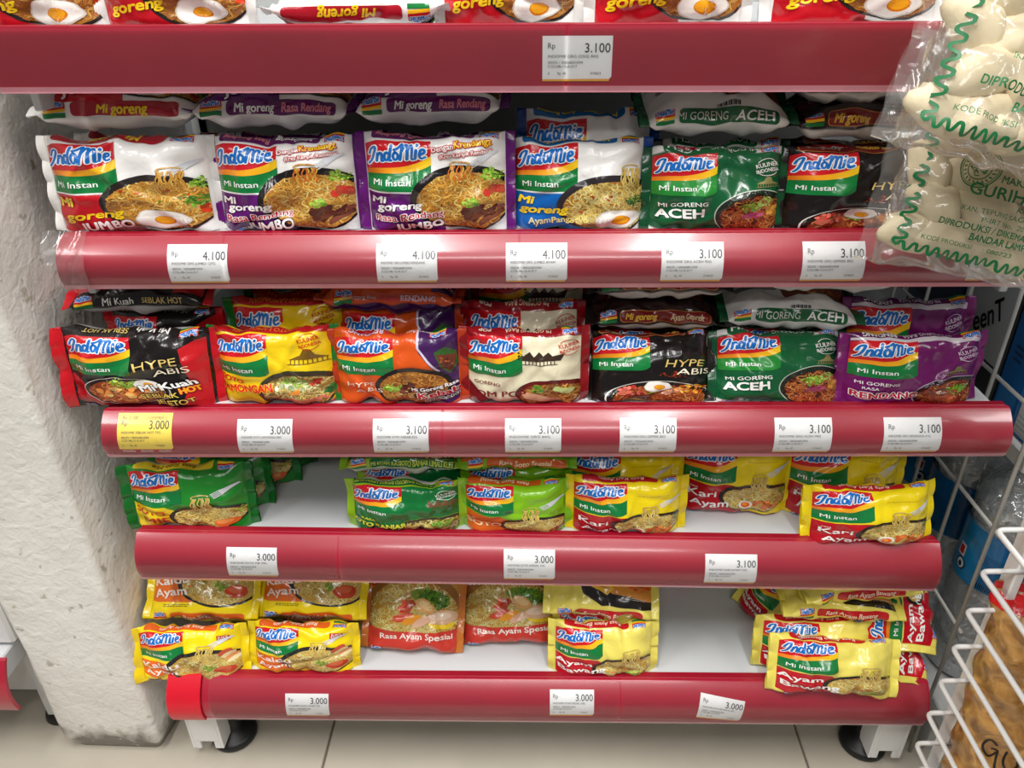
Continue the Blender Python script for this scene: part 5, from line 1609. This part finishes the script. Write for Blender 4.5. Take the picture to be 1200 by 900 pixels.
def water_bottle(x, y, z, label, rz=0, k=1.0):
    root = empty('water_bottle', Matrix.Translation((x, y, z)) @ Matrix.Rotation(R(rz), 4, 'Z')); tag(root, label, 'water bottle', 'large water bottles beside the shelf')
    r = .050 * k
    prof = [(.040 * k, 0), (r, .008)]
    zz = .008
    for i in range(24):
        zz += .0105
        if .150 < zz < .245: prof.append((r * .985, zz))
        else: prof.append((r * (1.0 if i % 2 else .955), zz))
    prof += [(r * .98, .272), (r * .86, .292), (r * .62, .312), (r * .40, .326), (.016, .334), (.0155, .345)]
    obj('bottle_body', lathe_mesh('bottle_body', prof, M['pet'], 40), root)
    wp = [(max(a - .0016, .01), b + .001) for a, b in prof[:-5]]
    obj('water', lathe_mesh('water', wp, M['water'], 32), root)
    cp = [(.0165, .341), (.0172, .344), (.0172, .357), (.0155, .360)]
    obj('cap', lathe_mesh('cap', cp, M['blue_cap'], 24), root)
    # wrap-around label
    n = 64; V, C = [], []
    z0, z1 = .158, .242
    nz_ = 10
    for j in range(nz_ + 1):
        for i in range(n):
            a = 2 * math.pi * i / n; V.append(((r + .0006) * math.cos(a), (r + .0006) * math.sin(a), z0 + (z1 - z0) * j / nz_))
            t = .5 + .5 * math.sin(2 * a + 1.2 * j / nz_)
            C.append(lin(np.array((10, 92, 150)) * (1 - t) + np.array((24, 132, 190)) * t))
    F = [(j * n + i, j * n + (i + 1) % n, (j + 1) * n + (i + 1) % n, (j + 1) * n + i) for j in range(nz_) for i in range(n)]
    lb = obj('label', np_mesh('label', np.array(V), np.array(F), M['film'], np.array(C)), root)
    a = Art(lim=(-1, 1, -1, 1))
    a.rect('label_print', -.060, -.048, .188, .206, (226, 226, 226), 0); a.rect('label_print', -.058, -.050, .191, .203, (196, 30, 40), 1)
    a.ell('label_print', -.050, .178, .008, .009, (20, 40, 60), 0); a.ell('label_print', -.050, .178, .006, .007, (206, 220, 226), .5); a.ell('label_print', -.050, .177, .003, .004, (20, 40, 60), 1)
    small_print(a, 'label_print', -.024, .210, .028, 12, (16, 60, 100), gap=.0036, layer=0)
    for i in range(9): a.rect('label_print', -.022 + i * .0022, -.0208 + i * .0022, .161, .169, (10, 20, 30), 0)
    v2, T, Cc, Nl = a.merged('label_print', .005)
    rr = r + .0012 + .0004 * Nl
    V = np.stack([rr * np.sin(v2[:, 0] / r), -rr * np.cos(v2[:, 0] / r), v2[:, 1]], -1)
    obj('label_print', np_mesh('label_print', V, T, M['film'], Cc), lb)
    return root
M['blue_cap'] = solid('blue_cap_plastic', (30, 110, 180), rough=.35)
water_bottle(.586, .120, .085, 'large clear water bottle with blue label nearest the wire rack', rz=-30)
water_bottle(.590, .228, .085, 'large clear water bottle right behind the nearest one', rz=-60)
water_bottle(.600, .336, .085, 'farthest large clear water bottle beside the shelf', rz=10)
water_bottle(.696, .110, .085, 'large clear water bottle farther out to the right of the others', rz=-20)

def carton(x0, x1, y0, y1, z0, z1, col, label, kind=0):
    root = empty('drink_carton', loc=((x0 + x1) / 2, (y0 + y1) / 2, z0)); tag(root, label, 'carton', 'drink cartons on the side shelf')
    hx, hy, h = (x1 - x0) / 2, (y1 - y0) / 2, z1 - z0
    me_m = solid('carton_board', col, rough=.45, var=.12, vscale=25)
    b = box_bm(-hx, hx, -hy, hy, 0, h, bevel=.002, seg=1)
    bd = bm_obj('box', b, me_m, root)
    a = Art(lim=(-1, 1, -1, 1))
    # printed on the face turned to the shelf (-x) and on the front (-y)
    if kind == 1:
        a.rect('carton_print', -hy + .004, hy - .004, h * .25, h * .95, (186, 190, 190), 0)
        a.text('carton_print', 'GreenT', .0, h * .40, h * .13, (16, 18, 20), 1, bold=.02, shear=.2, rot=38, width=min(2 * hy * .9, h * .8))
    else:
        a.rect('carton_print', -hy + .006, hy - .006, h * .10, h * .30, tuple(min(255, c + 26) for c in col), 0)
        for k in range(3): a.rect('carton_print', -hy + .012, hy * .2, h * (.60 - .05 * k), h * (.62 - .05 * k), tuple(int(c * .5) for c in col), 0)
    if kind != 2:
        v2, T, C, Nl = a.merged('carton_print', .02)
        V = np.stack([-hx - .0006 - .0004 * Nl, -v2[:, 0], v2[:, 1]], -1)
        obj('carton_print', np_mesh('carton_print', V, T, M['paper'], C), bd)
    if kind == 2:
        f = Art(lim=(-1, 1, -1, 1))
        f.rect('front_print', -hx + .003, hx - .003, h * .05, h * .55, (206, 210, 212), 0)
        f.ell('front_print', 0, h * .40, .012, .012, (30, 70, 50), 1); f.ell('front_print', 0, h * .40, .009, .009, (206, 210, 212), 2)
        f.ribbon('front_print', [(-.005, h * .40), (0, h * .40 - .005), (.006, h * .40 + .007)], .003, (30, 70, 50), 3)
        small_print(f, 'front_print', -hx + .008, h * .24, 2 * hx - .02, 5, (70, 76, 84), gap=.006)
        v2, T, C, Nl = f.merged('front_print', .02)
        V = np.stack([v2[:, 0], -hy - .0006 - .0004 * Nl, v2[:, 1]], -1)
        obj('front_print', np_mesh('front_print', V, T, M['paper'], C), bd)
        V = np.stack([-hx - .0012 - .0004 * Nl, -v2[:, 0] * hy / hx, v2[:, 1]], -1)
        obj('carton_print', np_mesh('carton_print', V, T, M['paper'], C), bd)
carton(.526, .62, .054, .098, .470, .580, (26, 112, 182), 'white and blue carton with a tick mark at the shelf corner', 2)
carton(.526, .62, .102, .148, .470, .618, (18, 98, 168), 'bright blue carton behind the wire grid')
carton(.526, .62, .152, .262, .470, .664, (40, 44, 44), 'grey carton with slanted black lettering behind the wire grid', 1)
carton(.526, .62, .268, .400, .470, .664, (14, 36, 70), 'dark blue carton deepest behind the wire grid')
carton(.640, .74, .090, .200, .470, .640, (20, 84, 150), 'blue carton standing right of the bright blue one')

# ------------------------------------------------------------------ neighbouring shelf end left of the column
def left_neighbour():
    root = empty('neighbour_shelf', loc=(-.9, .1, 0)); tag(root, 'end of another red-railed white shelf left of the column', 'shelving')
    r = dict(y=-.006, z=.192, h=.076, sag=.007, back=.012, x0=-1.2, x1=-.656, tilt=0)
    V, F = strip(r, r['x0'], r['x1'], 0, r['h'], 0, .005, nx=12, nt=14)
    V = V - np.array([-.9, .1, 0])
    o = obj('price_rail', np_mesh('price_rail', V, F, M['rail']), root); fix_normals(o); flat_shade_edges(o.data)
    bm_obj('shelf_deck', box_bm(-.3, .226, -.088, .3, .145, .178, bevel=.002, seg=1), M['deck'], root)
    bm_obj('kick_plate', box_bm(-.3, .232, -.030, -.020, .060, .145), M['steel'], root)
    lg = bm_obj('base_leg', box_bm(.214, .230, -.04, .0, .02, .145, bevel=.001, seg=1), M['steel'], root)
    f = obj('foot', lathe_mesh('foot', [(.022, 0), (.024, .004), (.022, .012), (.01, .02)], M['rubber'], 24), lg); f.location = (.222, -.02, 0)
    bm_obj('back_panel', box_bm(-.3, .240, .3, .31, .05, 1.2), M['shelf_back'], root)
    b = box_bm(-.3, .234, -.06, .29, .182, .40, bevel=.004, seg=1)
    bm_obj('packed_goods_box', b, M['white_paint'], root)
left_neighbour()
